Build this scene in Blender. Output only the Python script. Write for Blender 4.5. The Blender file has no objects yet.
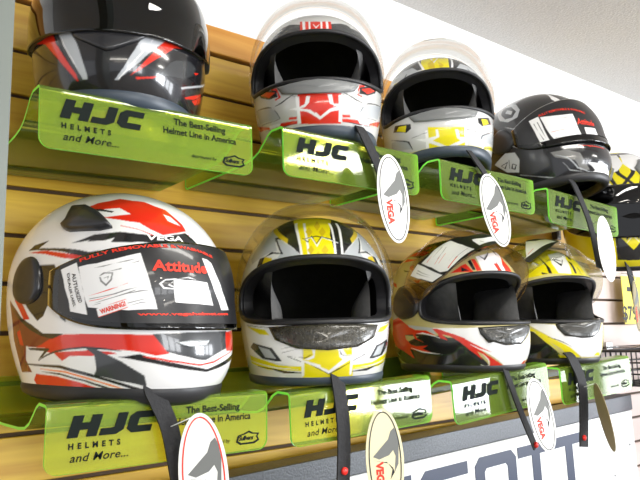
import bpy, bmesh, math, random
import numpy as np
from mathutils import Vector, Matrix
from mathutils.geometry import tessellate_polygon
scene=bpy.context.scene
COL=scene.collection
CZ=1.5
# ------------------------------------------------------------------ camera
F_PX=650.0
def _n(a): return a/np.linalg.norm(a)
_vx=np.array([830.,75.,F_PX]); _vu=np.array([-113.,-4340.,F_PX])
_X=_n(_vx); _U=_n(_vu-_vu.dot(_X)*_X); _Y=np.cross(_U,_X)
_R=np.array([_X,_Y,_U])
cam=bpy.data.cameras.new('camera'); camo=bpy.data.objects.new('camera',cam); COL.objects.link(camo)
cam.sensor_width=36; cam.lens=F_PX/640*36; cam.clip_start=.02
cr=_R@np.array([1,0,0]); cu=_R@np.array([0,-1,0]); cb=_R@np.array([0,0,-1])
camo.matrix_world=Matrix(((cr[0],cu[0],cb[0],0),(cr[1],cu[1],cb[1],0),(cr[2],cu[2],cb[2],CZ),(0,0,0,1)))
scene.camera=camo
# ------------------------------------------------------------------ exposure, world, lights
vs=scene.view_settings
vs.view_transform='Standard'; vs.look='None'; vs.exposure=0.85; vs.gamma=1; vs.use_curve_mapping=False
wd=bpy.data.worlds.new('world'); scene.world=wd; wd.use_nodes=True
wd.node_tree.nodes['Background'].inputs[0].default_value=(.78,.80,.85,1)
wd.node_tree.nodes['Background'].inputs[1].default_value=.62
def area(name,loc,rot,sx,sy,power,col=(1,1,1)):
    l=bpy.data.lights.new(name,'AREA'); l.shape='RECTANGLE'; l.size=sx; l.size_y=sy; l.energy=power; l.color=col
    o=bpy.data.objects.new(name,l); COL.objects.link(o); o.location=loc; o.rotation_euler=rot; return o
R=math.radians
area('ceiling_lamp',(1.95,-.80,2.33),(0,0,0),.45,.30,9,(1,.97,.9))
area('ceiling_lamp',(.9,.1,2.33),(0,0,0),.9,.12,6,(1,.97,.9))
area('ceiling_lamp',(-.6,-1.2,2.33),(0,0,0),1.2,.3,14,(1,.95,.85))
area('ceiling_lamp',(1.0,-3.0,2.33),(0,0,0),1.2,.3,16,(1,.95,.85))
for i in range(3):
    for j in range(2):
        d=(i-1)*.62; area('window_daylight',(5.2+d*math.cos(R(52)),-3.6+d*math.sin(R(52)),1.0+j*.75),(R(90),0,R(52)),.52,.66,24,(.92,.96,1))
for i in range(3):
    area('window_daylight',(-.3+i*.9,-5.0,1.5),(R(90),0,R(5)),.72,1.4,20,(.95,.97,1))
for i in range(2):
    area('side_window_daylight',(5.8,-1.35-.85*i,1.38),(0,R(90),0),1.2,.66,17,(.93,.96,1))
for i,(x,y) in enumerate([(-.9,-2.2),(-.2,-2.6),(.3,-1.9),(.5,-3.8),(-1.6,-3.2)]):
    area('ceiling_spot',(x,y,2.33),(0,0,0),.10,.10,3,(1,.9,.75))
# ------------------------------------------------------------------ helpers
def link(name,me,parent=None,loc=None,rot=None):
    o=bpy.data.objects.new(name,me); COL.objects.link(o)
    if parent: o.parent=parent
    if loc is not None: o.location=loc
    if rot is not None: o.rotation_euler=rot
    return o
def tag(o,label,cat,group=None):
    o['label']=label; o['category']=cat
    if group: o['group']=group
    return o
def thing(name,label,cat,loc,rot=(0,0,0),group=None):
    return tag(link(name,None,None,loc,rot),label,cat,group)
def mk(name,V,Fc,mats,parent=None,smooth=True,midx=None,cols=None):
    me=bpy.data.meshes.new(name)
    me.from_pydata([tuple(map(float,p)) for p in V],[],[tuple(map(int,f)) for f in Fc])
    if not isinstance(mats,(list,tuple)): mats=[mats]
    for m in mats: me.materials.append(m)
    if midx is not None: me.polygons.foreach_set('material_index',np.array(midx,dtype=np.int32))
    me.polygons.foreach_set('use_smooth',np.full(len(Fc),bool(smooth)))
    if cols is not None:
        at=me.color_attributes.new('paint','FLOAT_COLOR','POINT')
        c4=np.ones((len(V),4),np.float32); c4[:,:3]=cols
        at.data.foreach_set('color',c4.ravel())
    me.update()
    return link(name,me,parent)
def grid_faces(nu,nv,closed=False,flip=False):
    fs=[]
    for j in range(nv-1):
        for i in range(nu if closed else nu-1):
            a=j*nu+i; b=j*nu+(i+1)%nu; c=b+nu; d=a+nu
            fs.append((a,d,c,b) if flip else (a,b,c,d))
    return fs
def box_geo(x0,x1,y0,y1,z0,z1):
    V=[(x,y,z) for z in (z0,z1) for y in (y0,y1) for x in (x0,x1)]
    return V,[(0,2,3,1),(4,5,7,6),(0,1,5,4),(2,6,7,3),(0,4,6,2),(1,3,7,5)]
def join(gs):
    V=[];Fc=[]
    for v,f in gs:
        n=len(V); V+=list(map(tuple,v)); Fc+=[tuple(i+n for i in q) for q in f]
    return V,Fc
def box(name,b,mat,parent=None,bevel=0):
    V,Fc=box_geo(*b); o=mk(name,V,Fc,mat,parent,False)
    if bevel:
        m=o.modifiers.new('bevel','BEVEL'); m.width=bevel; m.segments=3
    return o
def tube_geo(P,r,n=10,closed=False,cap=True):
    P=[Vector(p) for p in P]; N=len(P); V=[];Fc=[]
    up=None
    for i in range(N):
        a=P[(i-1)%N] if (closed or i>0) else P[i]; b=P[(i+1)%N] if (closed or i<N-1) else P[i]
        t=(b-a).normalized()
        if up is None: up=t.orthogonal().normalized()
        up=(up-t*up.dot(t)).normalized(); s=t.cross(up)
        rr=r[i] if hasattr(r,'__len__') else r
        for k in range(n):
            q=2*math.pi*k/n; V.append(P[i]+(up*math.cos(q)+s*math.sin(q))*rr)
    for i in range(N if closed else N-1):
        for k in range(n):
            a=i*n+k; b=i*n+(k+1)%n; c=((i+1)%N)*n+(k+1)%n; d=((i+1)%N)*n+k
            Fc.append((a,b,c,d))
    if cap and not closed:
        Fc.append(tuple(range(n))[::-1]); Fc.append(tuple((N-1)*n+k for k in range(n)))
    return V,Fc
def inpoly(px,py,poly):
    px=np.asarray(px); py=np.asarray(py); c=np.zeros(px.shape,bool); n=len(poly); j=n-1
    for i in range(n):
        xi,yi=poly[i]; xj,yj=poly[j]
        if yi!=yj:
            m=((yi>py)!=(yj>py))&(px<(xj-xi)*(py-yi)/(yj-yi)+xi); c^=m
        j=i
    return c
def srgb(r,g,b):
    return tuple((v/255/12.92 if v/255<=.04045 else ((v/255+.055)/1.055)**2.4) for v in (r,g,b))
# ------------------------------------------------------------------ materials
def mat(name,col,rough=.5,metal=0,coat=0,spec=.5,noise=None):
    m=bpy.data.materials.new(name); m.use_nodes=True; nt=m.node_tree; p=nt.nodes['Principled BSDF']
    p.inputs['Base Color'].default_value=(*col,1); p.inputs['Roughness'].default_value=rough
    p.inputs['Metallic'].default_value=metal; p.inputs['Coat Weight'].default_value=coat; p.inputs['Coat Roughness'].default_value=.04
    p.inputs['Specular IOR Level'].default_value=spec
    if noise:
        sc,amt,bump=noise
        tc=nt.nodes.new('ShaderNodeTexCoord'); nz=nt.nodes.new('ShaderNodeTexNoise'); nz.inputs['Scale'].default_value=sc; nz.inputs['Detail'].default_value=6
        nt.links.new(tc.outputs['Object'],nz.inputs['Vector'])
        mx=nt.nodes.new('ShaderNodeMix'); mx.data_type='RGBA'
        mx.inputs[6].default_value=(*[c*(1-amt) for c in col],1); mx.inputs[7].default_value=(*[min(1,c*(1+amt)) for c in col],1)
        nt.links.new(nz.outputs['Fac'],mx.inputs[0]); nt.links.new(mx.outputs[2],p.inputs['Base Color'])
        if bump:
            bp=nt.nodes.new('ShaderNodeBump'); bp.inputs['Strength'].default_value=bump; bp.inputs['Distance'].default_value=.002
            nt.links.new(nz.outputs['Fac'],bp.inputs['Height']); nt.links.new(bp.outputs[0],p.inputs['Normal'])
    return m
def paint_mat(name,rough=.18,coat=.6):
    m=mat(name,(1,1,1),rough,0,coat); nt=m.node_tree
    a=nt.nodes.new('ShaderNodeVertexColor'); a.layer_name='paint'
    nt.links.new(a.outputs['Color'],nt.nodes['Principled BSDF'].inputs['Base Color'])
    return m
def clear_mat(name,tint,refl=1.0,diff=None,dfac=0,rough=.02):
    m=bpy.data.materials.new(name); m.use_nodes=True; nt=m.node_tree; nt.nodes.clear()
    out=nt.nodes.new('ShaderNodeOutputMaterial'); tr=nt.nodes.new('ShaderNodeBsdfTransparent'); tr.inputs[0].default_value=(*tint,1)
    gl=nt.nodes.new('ShaderNodeBsdfGlossy'); gl.inputs['Roughness'].default_value=rough
    fr=nt.nodes.new('ShaderNodeFresnel'); fr.inputs[0].default_value=1.49
    ml=nt.nodes.new('ShaderNodeMath'); ml.operation='MULTIPLY'; ml.inputs[1].default_value=refl; nt.links.new(fr.outputs[0],ml.inputs[0])
    base=tr
    if diff:
        df=nt.nodes.new('ShaderNodeBsdfDiffuse'); df.inputs[0].default_value=(*diff,1)
        tl=nt.nodes.new('ShaderNodeBsdfTranslucent'); tl.inputs[0].default_value=(*diff,1)
        m0=nt.nodes.new('ShaderNodeMixShader'); m0.inputs[0].default_value=.4; nt.links.new(df.outputs[0],m0.inputs[1]); nt.links.new(tl.outputs[0],m0.inputs[2])
        m1=nt.nodes.new('ShaderNodeMixShader'); m1.inputs[0].default_value=dfac; nt.links.new(tr.outputs[0],m1.inputs[1]); nt.links.new(m0.outputs[0],m1.inputs[2]); base=m1
    m2=nt.nodes.new('ShaderNodeMixShader'); nt.links.new(ml.outputs[0],m2.inputs[0]); nt.links.new(base.outputs[0],m2.inputs[1]); nt.links.new(gl.outputs[0],m2.inputs[2])
    nt.links.new(m2.outputs[0],out.inputs[0])
    return m
M={}
M['rubber']=mat('black_rubber',(.012,.012,.014),.45)
M['bluerubber']=mat('grey_rubber',(.035,.05,.07),.4)
M['liner']=mat('black_padding',(.02,.02,.021),.95,0,0,.1,(60,.3,.4))
M['pad']=mat('charcoal_padding',(.10,.10,.10),.9,0,0,.2,(80,.3,.4))
M['web']=mat('black_webbing',(.02,.02,.022),.7,0,0,.3,(220,.35,.5))
M['red']=mat('red_plastic',srgb(225,40,30),.3)
M['paper']=mat('white_card',srgb(232,232,228),.5)
M['ink']=mat('black_ink',srgb(28,28,32),.6)
M['inkgrey']=mat('grey_ink',srgb(110,112,110),.6)
M['inkred']=mat('red_ink',srgb(225,50,25),.6)
M['darkplastic']=mat('dark_plastic',(.02,.02,.023),.3,0,.2)
M['greyplastic']=mat('grey_plastic',srgb(120,122,122),.35)
M['chrome']=mat('steel',(.6,.6,.6),.25,1)
M['paint']=paint_mat('helmet_paint')
M['print']=paint_mat('printed_label',.35,.3)
M['clear']=clear_mat('clear_visor',(.97,.97,.96),.5)
M['clearpink']=clear_mat('pale_pink_visor',(.95,.89,.90),.5)
M['smoke']=clear_mat('dark_visor',(.10,.10,.11),1.6)
M['acryl']=clear_mat('green_acrylic',(.97,.96,.32),1.0,(.58,.92,.12),.21,.05)
M['edge']=mat('green_acrylic_edge',(.28,1.0,.10),.3); 
M['flapink']=mat('dark_screen_print',(.008,.012,.010),.7,0,0,.1)
# slatwall wood: long horizontal grain
def wood(name,c1,c2,rough=.35):
    m=bpy.data.materials.new(name); m.use_nodes=True; nt=m.node_tree; p=nt.nodes['Principled BSDF']
    tc=nt.nodes.new('ShaderNodeTexCoord'); mp=nt.nodes.new('ShaderNodeMapping'); mp.inputs['Scale'].default_value=(1.6,8,26)
    nz=nt.nodes.new('ShaderNodeTexNoise'); nz.inputs['Scale'].default_value=2.2; nz.inputs['Detail'].default_value=8; nz.inputs['Distortion'].default_value=.5
    rp=nt.nodes.new('ShaderNodeValToRGB'); rp.color_ramp.elements[0].position=.3; rp.color_ramp.elements[0].color=(*c1,1); rp.color_ramp.elements[1].position=.72; rp.color_ramp.elements[1].color=(*c2,1)
    nt.links.new(tc.outputs['Object'],mp.inputs[0]); nt.links.new(mp.outputs[0],nz.inputs[0]); nt.links.new(nz.outputs['Fac'],rp.inputs[0]); nt.links.new(rp.outputs[0],p.inputs['Base Color'])
    p.inputs['Roughness'].default_value=rough
    bp=nt.nodes.new('ShaderNodeBump'); bp.inputs['Strength'].default_value=.1; nt.links.new(nz.outputs['Fac'],bp.inputs['Height']); nt.links.new(bp.outputs[0],p.inputs['Normal'])
    return m
M['wood']=wood('oak_slat',srgb(188,142,42),srgb(218,180,64))
M['trimwood']=wood('orange_oak_trim',srgb(196,130,48),srgb(222,164,78))
M['pale']=mat('slat_glare_tone',srgb(206,188,180),.4,0,0,.5,(3,.04,0))  # daylight glare on the right-hand slats, put into a paler base colour
M['groove']=mat('dark_groove',srgb(70,48,26),.7)
M['wall']=mat('white_wall_paint',(.9,.89,.87),.7,0,0,.3,(5,.02,.05))
M['ceil']=mat('textured_ceiling',(.70,.69,.68),.95,0,0,.1,(160,.16,1.0))
M['floor']=mat('grey_carpet',(.20,.19,.18),.95,0,0,.1,(90,.3,.5))
HH=.265; Z0=.125
def S(phi,v,off=0.0):
    """helmet shell surface. phi radians from the front, v in [-1,1] from the rim to the crown; local coordinates"""
    phi=np.asarray(phi,float); v=np.asarray(v,float)
    al=np.clip(v,0,1)*math.pi/2; u=np.clip(-v,0,1)
    ca=np.cos(al); ca=np.clip(ca,1e-6,1)**.92
    up=v>=0
    z=np.where(up,Z0+(HH-Z0)*np.sin(al),Z0*(1-u))
    w=np.where(up,.125*ca,.125-.018*u*u)
    f=np.where(up,.156*ca,.156+.10*u*u*(1-u)-.006*u*u)
    b=np.where(up,.160*ca,.160-.038*u*u)
    yc=np.where(up,.008*np.sin(al),0)
    n=2.25; s=np.sin(phi); c=np.cos(phi)
    q=(np.abs(s)**n+np.abs(c)**n)**(1/n)
    x=w*s/q; y=np.where(c>0,-f*c/q,-b*c/q)+yc
    k=1+off/.14
    return np.stack([x*k,y*k,(z-Z0)*k+Z0],-1)
PV=(0.0,.135)   # visor pivot axis (y,z)
def spin(P,deg):
    a=math.radians(deg); P=np.array(P,float); y=P[...,1]-PV[0]; z=P[...,2]-PV[1]
    # raising: front (-y) goes up
    P[...,1]=PV[0]+y*math.cos(a)+z*math.sin(a); P[...,2]=PV[1]-y*math.sin(a)+z*math.cos(a)
    return P
VIS=math.radians(86); VE=[7.0,.315]
def vis_uv(a,b):
    a=np.asarray(a,float); b=np.asarray(b,float)
    e=np.abs(a)**VE[0]; g=np.abs(a)**2.6
    vb=-.385*(1-e)+(-.16)*e; vt=VE[1]*(1-g)+.09*g
    return a*VIS, vb+(vt-vb)*(b+1)/2
# ------------------------------------------------------------------ setting
def st(o): o['kind']='structure'; return o
WY=1.07
st(box('floor',(-3,6,-6,WY+.2,-.1,0),M['floor']))
st(box('ceiling',(-3,6,-6,WY+.2,2.345,2.45),M['ceil']))
st(box('wall_back',(-3,6,WY+.02,WY+.2,0,2.36),M['wall']))
# slatwall panels: slats with T grooves, built as one panel each
def slatwall(name,x0,x1,zs,mt):
    gs=[]; mi=[]
    V,Fc=box_geo(x0,x1,WY+.008,WY+.021,zs[0],zs[-1]); gs.append((V,Fc)); mi+=[1]*6
    for a,b in zip(zs[:-1],zs[1:]):
        g=.0035
        prof=[(WY+.012,a+g),(WY+.001,a+g),(WY,a+g+.0012),(WY,b-g-.0012),(WY+.001,b-g),(WY+.012,b-g)]
        V=[(x0,y,z) for y,z in prof]+[(x1,y,z) for y,z in prof]
        Fc=[(i,i+1,i+7,i+6) for i in range(5)]+[(5,4,3,2,1,0),(6,7,8,9,10,11)]
        gs.append((V,Fc)); mi+=[0]*7
    V,Fc=join(gs)
    o=mk(name,V,Fc,[mt,M['groove']],None,False,mi); return st(o)
zs=[CZ+.168+.075*k for k in range(-21,6)]; zs=zs[:-1]+[CZ+.553]
slatwall('wall_slats_wood',-.5,1.80,zs,M['wood'])
slatwall('wall_slats_glare',1.802,4.2,zs,M['pale'])  # same slatwall continued; its paler tone is painted-in glare
st(box('trim_1',(-.5,1.80,WY-.006,WY+.021,CZ+.556,CZ+.611),M['trimwood'],None,.003))
# ------------------------------------------------------------------ acrylic shelves
def letters_geo(polys,th=.0008):
    """polys in (x,z) -> thin raised print facing -y"""
    gs=[]
    for P in polys:
        n=len(P); tri=tessellate_polygon([[Vector((x,z,0)) for x,z in P]])
        V=[(x,-th,z) for x,z in P]+[(x,0,z) for x,z in P]
        Fc=[tuple(t) for t in tri]+[(i,(i+1)%n,(i+1)%n+n,i+n) for i in range(n)]
        gs.append((V,Fc))
    return join(gs)
def text_geo(s,size,shear=0,space=1.0,xs=1.0,bold=0):
    cu=bpy.data.curves.new('t','FONT'); cu.body=s; cu.size=size; cu.shear=shear; cu.space_character=space; cu.offset=bold; cu.resolution_u=4
    o=bpy.data.objects.new('t',cu); COL.objects.link(o)
    bpy.context.view_layer.update()
    me=o.to_mesh()
    V=[(v.co.x*xs,v.co.y) for v in me.vertices]; Fc=[tuple(p.vertices) for p in me.polygons]
    o.to_mesh_clear(); bpy.data.objects.remove(o); bpy.data.curves.remove(cu)
    return V,Fc
def slant(P,k=.25): return [(x+z*k,z) for x,z in P]
def hjc(w=.1,h=.03):
    s=h/10
    Hh=[(0,0),(4.5,0),(4.5,3.4),(8,3.4),(8,0),(12.5,0),(12.5,10),(8,10),(8,6.6),(4.5,6.6),(4.5,10),(0,10)]
    J=[(13.6,0),(21,0),(24,2),(24,10),(19.5,10),(19.5,3.6),(18,3.2),(13.6,3.2)]
    C=[(25.4,2),(28,0),(37,0),(37,3.2),(30,3.2),(30,6.8),(37,6.8),(37,10),(28,10),(25.4,8)]
    k=w/(39*s)
    return [slant([(x*s*k,z*s) for x,z in P],.3) for P in (Hh,J,C)]
SH_W=.285
def shelf_profile():
    P=[(.0,-.075),(.0,-.012)]
    for a in range(0,91,18):
        t=R(a); P.append((.007-.007*math.cos(t),-.007+.007*math.sin(t)))
    P+=[(.030,.001),(.042,-.004),(.052,-.012),(.068,-.024),(.085,-.030),(.11,-.0325),(.18,-.034),(.305,-.034)]
    for a in range(18,91,18):
        t=R(a); P.append((.305+.006*math.sin(t),-.034+.006*(1-math.cos(t))))
    P+=[(.311,.020)]
    return P
def make_shelf():
    P=shelf_profile(); th=.0035; V=[];n=len(P)
    # densify the flap bottom for rounded corners
    Q=[];r=.014
    for k in range(9):
        t=R(k*90/8); Q.append((0,-.075+r*(1-math.cos(t)),r*(1-math.sin(t))))
    for y,z in P[1:]: Q.append((y,z,0.0))
    N=len(Q); nx=2
    for i in range(N):
        a=Q[max(i-1,0)]; b=Q[min(i+1,N-1)]; ty,tz=b[0]-a[0],b[1]-a[1]; l=math.hypot(ty,tz); ty/=l; tz/=l
        ny,nz=-tz,ty   # outward (front/top)
        y,z,ins=Q[i]
        for s in (0,1):
            yy=y-ny*0 + (tz*th)*s; zz=z-(ty*th)*s
            V.append((ins,yy,zz)); V.append((SH_W-ins,yy,zz))
    Fc=[];mi=[]
    for i in range(N-1):
        a=i*4;b=a+4
        Fc+=[(a,a+1,b+1,b),(a+2,b+2,b+3,a+3)]; mi+=[0,0]
        Fc+=[(a,b,b+2,a+2),(a+1,a+3,b+3,b+1)]; mi+=[1,1]
    Fc+=[(0,2,3,1)]; mi.append(1)
    e=(N-1)*4; Fc+=[(e,e+1,e+3,e+2)]; mi.append(1)
    return V,Fc,mi
def flat(V2,Fc,x,z,y=-.0006):
    return [(x+a,y,z+b) for a,b in V2],Fc
SHV=make_shelf()
def build_shelf(label,loc,yaw=0,roll=0,pitch=0):
    t=thing('display_shelf',label,'shelf',loc,(R(pitch),R(roll),R(yaw)),'green acrylic helmet shelves on the slatwall')
    mk('shelf_plate',SHV[0],SHV[1],[M['acryl'],M['edge']],t,False,SHV[2])
    V,Fc=letters_geo(hjc(.102,.0235)); mk('logo_lettering',[(x+.022,y-.0002,z-.037) for x,y,z in V],Fc,M['flapink'],t,False)
    gs=[flat(*text_geo('HELMETS',.0085,0,1.95,1,.0004),.024,-.049),flat(*text_geo('and More...',.0125,.25,1.06,1.1,.00015),.026,-.063)]
    V,Fc=join(gs); mk('subtitle_lettering',V,Fc,M['flapink'],t,False)
    gs=[flat(*text_geo('The Best-Selling',.0118,0,1.0,1.0,.0003),.165,-.021),flat(*text_geo('Helmet Line in America',.0118,0,1.0,.95,.0003),.150,-.034)]
    V,Fc=flat(*text_geo('distributed by',.006,.2,1.0,1.1,.0001),.190,-.061); mk('distributor_lettering',V,Fc,M['flapink'],t,False)
    V,Fc=join(gs); mk('slogan_lettering',V,Fc,M['flapink'],t,False)
    # small script logo in a ragged outline
    P=[(0,0),(.006,-.004),(.028,-.004),(.036,0),(.033,.005),(.036,.009),(.026,.010),(.02,.013),(.012,.010),(.003,.008)]
    ring=[(x*.82+.0032,z*.72+.0012) for x,z in P]; n=len(P)
    V=[(x+.236,-.0006,z-.062) for x,z in P]+[(x+.236,-.0006,z-.062) for x,z in ring]
    Fc=[(i,(i+1)%n,(i+1)%n+n,i+n) for i in range(n)]
    g2=flat(*text_geo('Sullivans',.0078,.35,.9,.95,.0003),.240,-.0605)
    V,Fc=join([(V,Fc),g2]); mk('dealer_logo',V,Fc,M['flapink'],t,False)
    return t
SHELVES=[
 ('green acrylic shelf under the black and red helmet, nearest of the upper row',.193,.296,.477,.300),
 ('green acrylic shelf in the upper row under the red and white open helmet',.532,.309,.833,.311),
 ('green acrylic shelf in the upper row under the yellow and white open helmet',.875,.312,1.175,.310),
 ('green acrylic shelf at the far end of the upper row under the black helmet',1.213,.300,1.49,.289),
 ('green acrylic shelf under the large red and white closed helmet, nearest of the lower row',.213,-.065,.501,-.070),
 ('green acrylic shelf in the lower row under the yellow helmet with a raised clear visor',.535,-.075,.828,-.067),
 ('green acrylic shelf in the lower row under the red and black open helmet',.874,-.080,1.154,-.062),
 ('green acrylic shelf at the far end of the lower row under a yellow helmet',1.204,-.074,1.485,-.061)]
for lb,x0,za,x1,zb in SHELVES:
    build_shelf(lb,(x0,.75,CZ+za),0,-math.degrees(math.atan2(zb-za,x1-x0)))
# ------------------------------------------------------------------ helmets
PORT_PHI=R(74); PORT_N=3.2; PVC=-.035; PDV=.300
def port_shift(phi): return -.08*np.clip(np.abs(phi)/PORT_PHI,0,1.2)**2
def port_metric(phi,v):
    sh=np.where(v>PVC-.1,port_shift(phi),port_shift(phi)*.35)
    vv=v-PVC-port_shift(phi)*np.clip((v-PVC+.3)/.5,0,1)
    return (np.abs(phi/PORT_PHI)**PORT_N+np.abs(vv/PDV)**PORT_N)**(1/PORT_N)
def port_curve(n=160,grow=1.0):
    out=[]
    for k in range(n):
        t=2*math.pi*k/n; c=math.cos(t); s=math.sin(t); lo,hi=.2,2.0
        dphi=PORT_PHI*c; dv=PDV*s
        for _ in range(30):
            m=(lo+hi)/2
            if port_metric(np.array(dphi*m),np.array(PVC+dv*m))<grow: lo=m
            else: hi=m
        out.append((dphi*lo,PVC+dv*lo))
    return np.array(out)
def shell_geo(nphi,nlo,nup,off=0,port=True,vmin=-1.0):
    vv=np.concatenate([np.linspace(vmin,0,nlo,endpoint=False),np.linspace(0,.985,nup)])
    ph=(np.arange(nphi)+.5)/nphi*2*math.pi-math.pi
    PH,VV=np.meshgrid(ph,vv); nv=len(vv)
    PH=PH.copy(); VV=VV.copy()
    keep=np.ones((nv-1,nphi),bool)
    if port:
        met=port_metric(PH,VV); ins=met<1
        q=ins[:-1]&ins[1:]&np.roll(ins,-1,1)[:-1]&np.roll(ins,-1,1)[1:]
        keep=~q
        # vertices inside that still belong to kept faces get snapped to the outline
        PH0=PH.copy();VV0=VV.copy()
        idx=np.argwhere(ins&(met>.8))
        for j,i in idx:
            p,v=PH0[j,i],VV0[j,i]; lo,hi=1.0,1.4
            for _ in range(14):
                m=(lo+hi)/2
                if port_metric(np.array(p*m),np.array(PVC+(v-PVC)*m))<1: lo=m
                else: hi=m
            PH[j,i]=p*lo; VV[j,i]=PVC+(v-PVC)*lo
    P=S(PH,VV,off).reshape(-1,3)
    V=[tuple(p) for p in P]; Fc=[]
    for j,i in np.argwhere(keep):
        a=j*nphi+i;b=j*nphi+(i+1)%nphi; Fc.append((a,b,b+nphi,a+nphi))
    V.append(tuple(S(0.0,1.0,off))); top=len(V)-1
    for i in range(nphi): Fc.append(((nv-1)*nphi+i,(nv-1)*nphi+(i+1)%nphi,top))
    used=np.zeros(len(V),bool)
    for f in Fc:
        for k in f: used[k]=True
    remap=np.cumsum(used)-1
    V=[p for p,u in zip(V,used) if u]; Fc=[tuple(int(remap[k]) for k in f) for f in Fc]
    PHI=np.append(PH.ravel(),0)[used]; VVV=np.append(VV.ravel(),1.0)[used]
    return V,Fc,PHI,VVV
def paint_avg(pd,vv,base,polys,dx,dy):
    acc=np.zeros((len(pd),3))
    for ox,oy in ((-.35,-.15),(.15,-.35),(.35,.15),(-.15,.35)):
        x=pd+ox*dx*2; y=vv+oy*dy*2; col=np.empty((len(pd),3)); col[:]=base
        for c,P,mir in polys:
            A=np.array(P); lo=A.min(0); hi=A.max(0)
            for s in ((1,-1) if mir else (1,)):
                k=np.nonzero((x*s>=lo[0])&(x*s<=hi[0])&(y>=lo[1])&(y<=hi[1]))[0]
                if len(k): col[k[inpoly(x[k]*s,y[k],P)]]=c
        acc+=col
    return acc/4
def apply_paint(PHI,V_,base,polys,dx=.6,dy=.9):
    """polys: (colour, [(phi_deg, v*100)...], mirror)"""
    return paint_avg(np.degrees(PHI),V_*100,base,polys,dx,dy)
_cache={}
def strip_geo(fn,nu,nv,th=.002):
    """closed sheet from surface function fn(a,b,off) -> point array"""
    a,b=np.meshgrid(np.linspace(-1,1,nu),np.linspace(-1,1,nv))
    P=fn(a,b,th).reshape(-1,3); Q=fn(a,b,0).reshape(-1,3); n=len(P)
    V=[tuple(p) for p in P]+[tuple(p) for p in Q]
    Fc=grid_faces(nu,nv)+[tuple(i+n for i in f[::-1]) for f in grid_faces(nu,nv)]
    rim=[i for i in range(nu)]+[j*nu+nu-1 for j in range(1,nv)]+[(nv-1)*nu+i for i in range(nu-2,-1,-1)]+[j*nu for j in range(nv-2,0,-1)]
    m=len(rim)
    for k in range(m):
        x,y=rim[k],rim[(k+1)%m]; Fc.append((x,x+n,y+n,y))
    return V,Fc,a.ravel(),b.ravel()
def surf_poly_geo(P,fn,off,th=.0015,steps=3):
    """raised patch with outline P in (phi_deg, v100) laid on fn(phi,v,off)"""
    n=len(P); Q=[]
    for i in range(n):
        x0,y0=P[i];x1,y1=P[(i+1)%n]
        for k in range(steps): Q.append((x0+(x1-x0)*k/steps,y0+(y1-y0)*k/steps))
    tri=tessellate_polygon([[Vector((x,y,0)) for x,y in Q]])
    A=np.array(Q); m=len(Q)
    top=fn(np.radians(A[:,0]),A[:,1]/100,off+th); bot=fn(np.radians(A[:,0]),A[:,1]/100,off)
    V=[tuple(p) for p in top]+[tuple(p) for p in bot]
    return V,[tuple(t) for t in tri]+[(i,(i+1)%m,(i+1)%m+m,i+m) for i in range(m)]
def surf_text_geo(s,fn,phi0,v0,wdeg,hv,off,ang=0,shear=0,bold=0,space=1.0,sub=True):
    """text whose lower left is (phi0 deg, v0*100), width wdeg degrees, cap height hv (v*100)"""
    V2,Fc=text_geo(s,1.0,shear,space,1,bold)
    A=np.array(V2); mn=A.min(0); mx=A.max(0); A=(A-mn)/(mx-mn)
    x=A[:,0]*wdeg; y=A[:,1]*hv+A[:,0]*ang
    return [tuple(p) for p in fn(np.radians(phi0+x),(v0+y)/100,off)],Fc
def Smap(open_deg=0):
    if open_deg: return lambda p,v,off: spin(S(p,v,off),open_deg)
    return S
def add_visor(t,deg,mt,frame=False):
    fn=lambda a,b,off: spin(S(*vis_uv(a,b),.005+off),deg)
    V,Fc,a,b=strip_geo(fn,64,22,.0018)
    vz=mk('visor',V,Fc,mt,t)
    return vz
def lens_geo(cx,cz,rx,rz,side,th,nu=28,dome=.006,fn=S,off=0):
    pass
def add_pivots(t,mt,r=.026,th=.009):
    for s in (-1,1):
        phi=s*R(92); gs=[]
        V=[];Fc=[];n=32;rings=[(1,-.002),(1,th*.5),(.86,th*.85),(.5,th),(.0,th*1.02)]
        for f,o in rings:
            for k in range(n):
                q=2*math.pi*k/n
                V.append(tuple(S(phi+r*f*math.cos(q)/.14,.07+r*f*1.25*math.sin(q)/.19,o)))
        for j in range(len(rings)-1):
            for k in range(n): Fc.append((j*n+k,j*n+(k+1)%n,(j+1)*n+(k+1)%n,(j+1)*n+k))
        mk('pivot_cover',V,Fc,mt,t)
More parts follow.
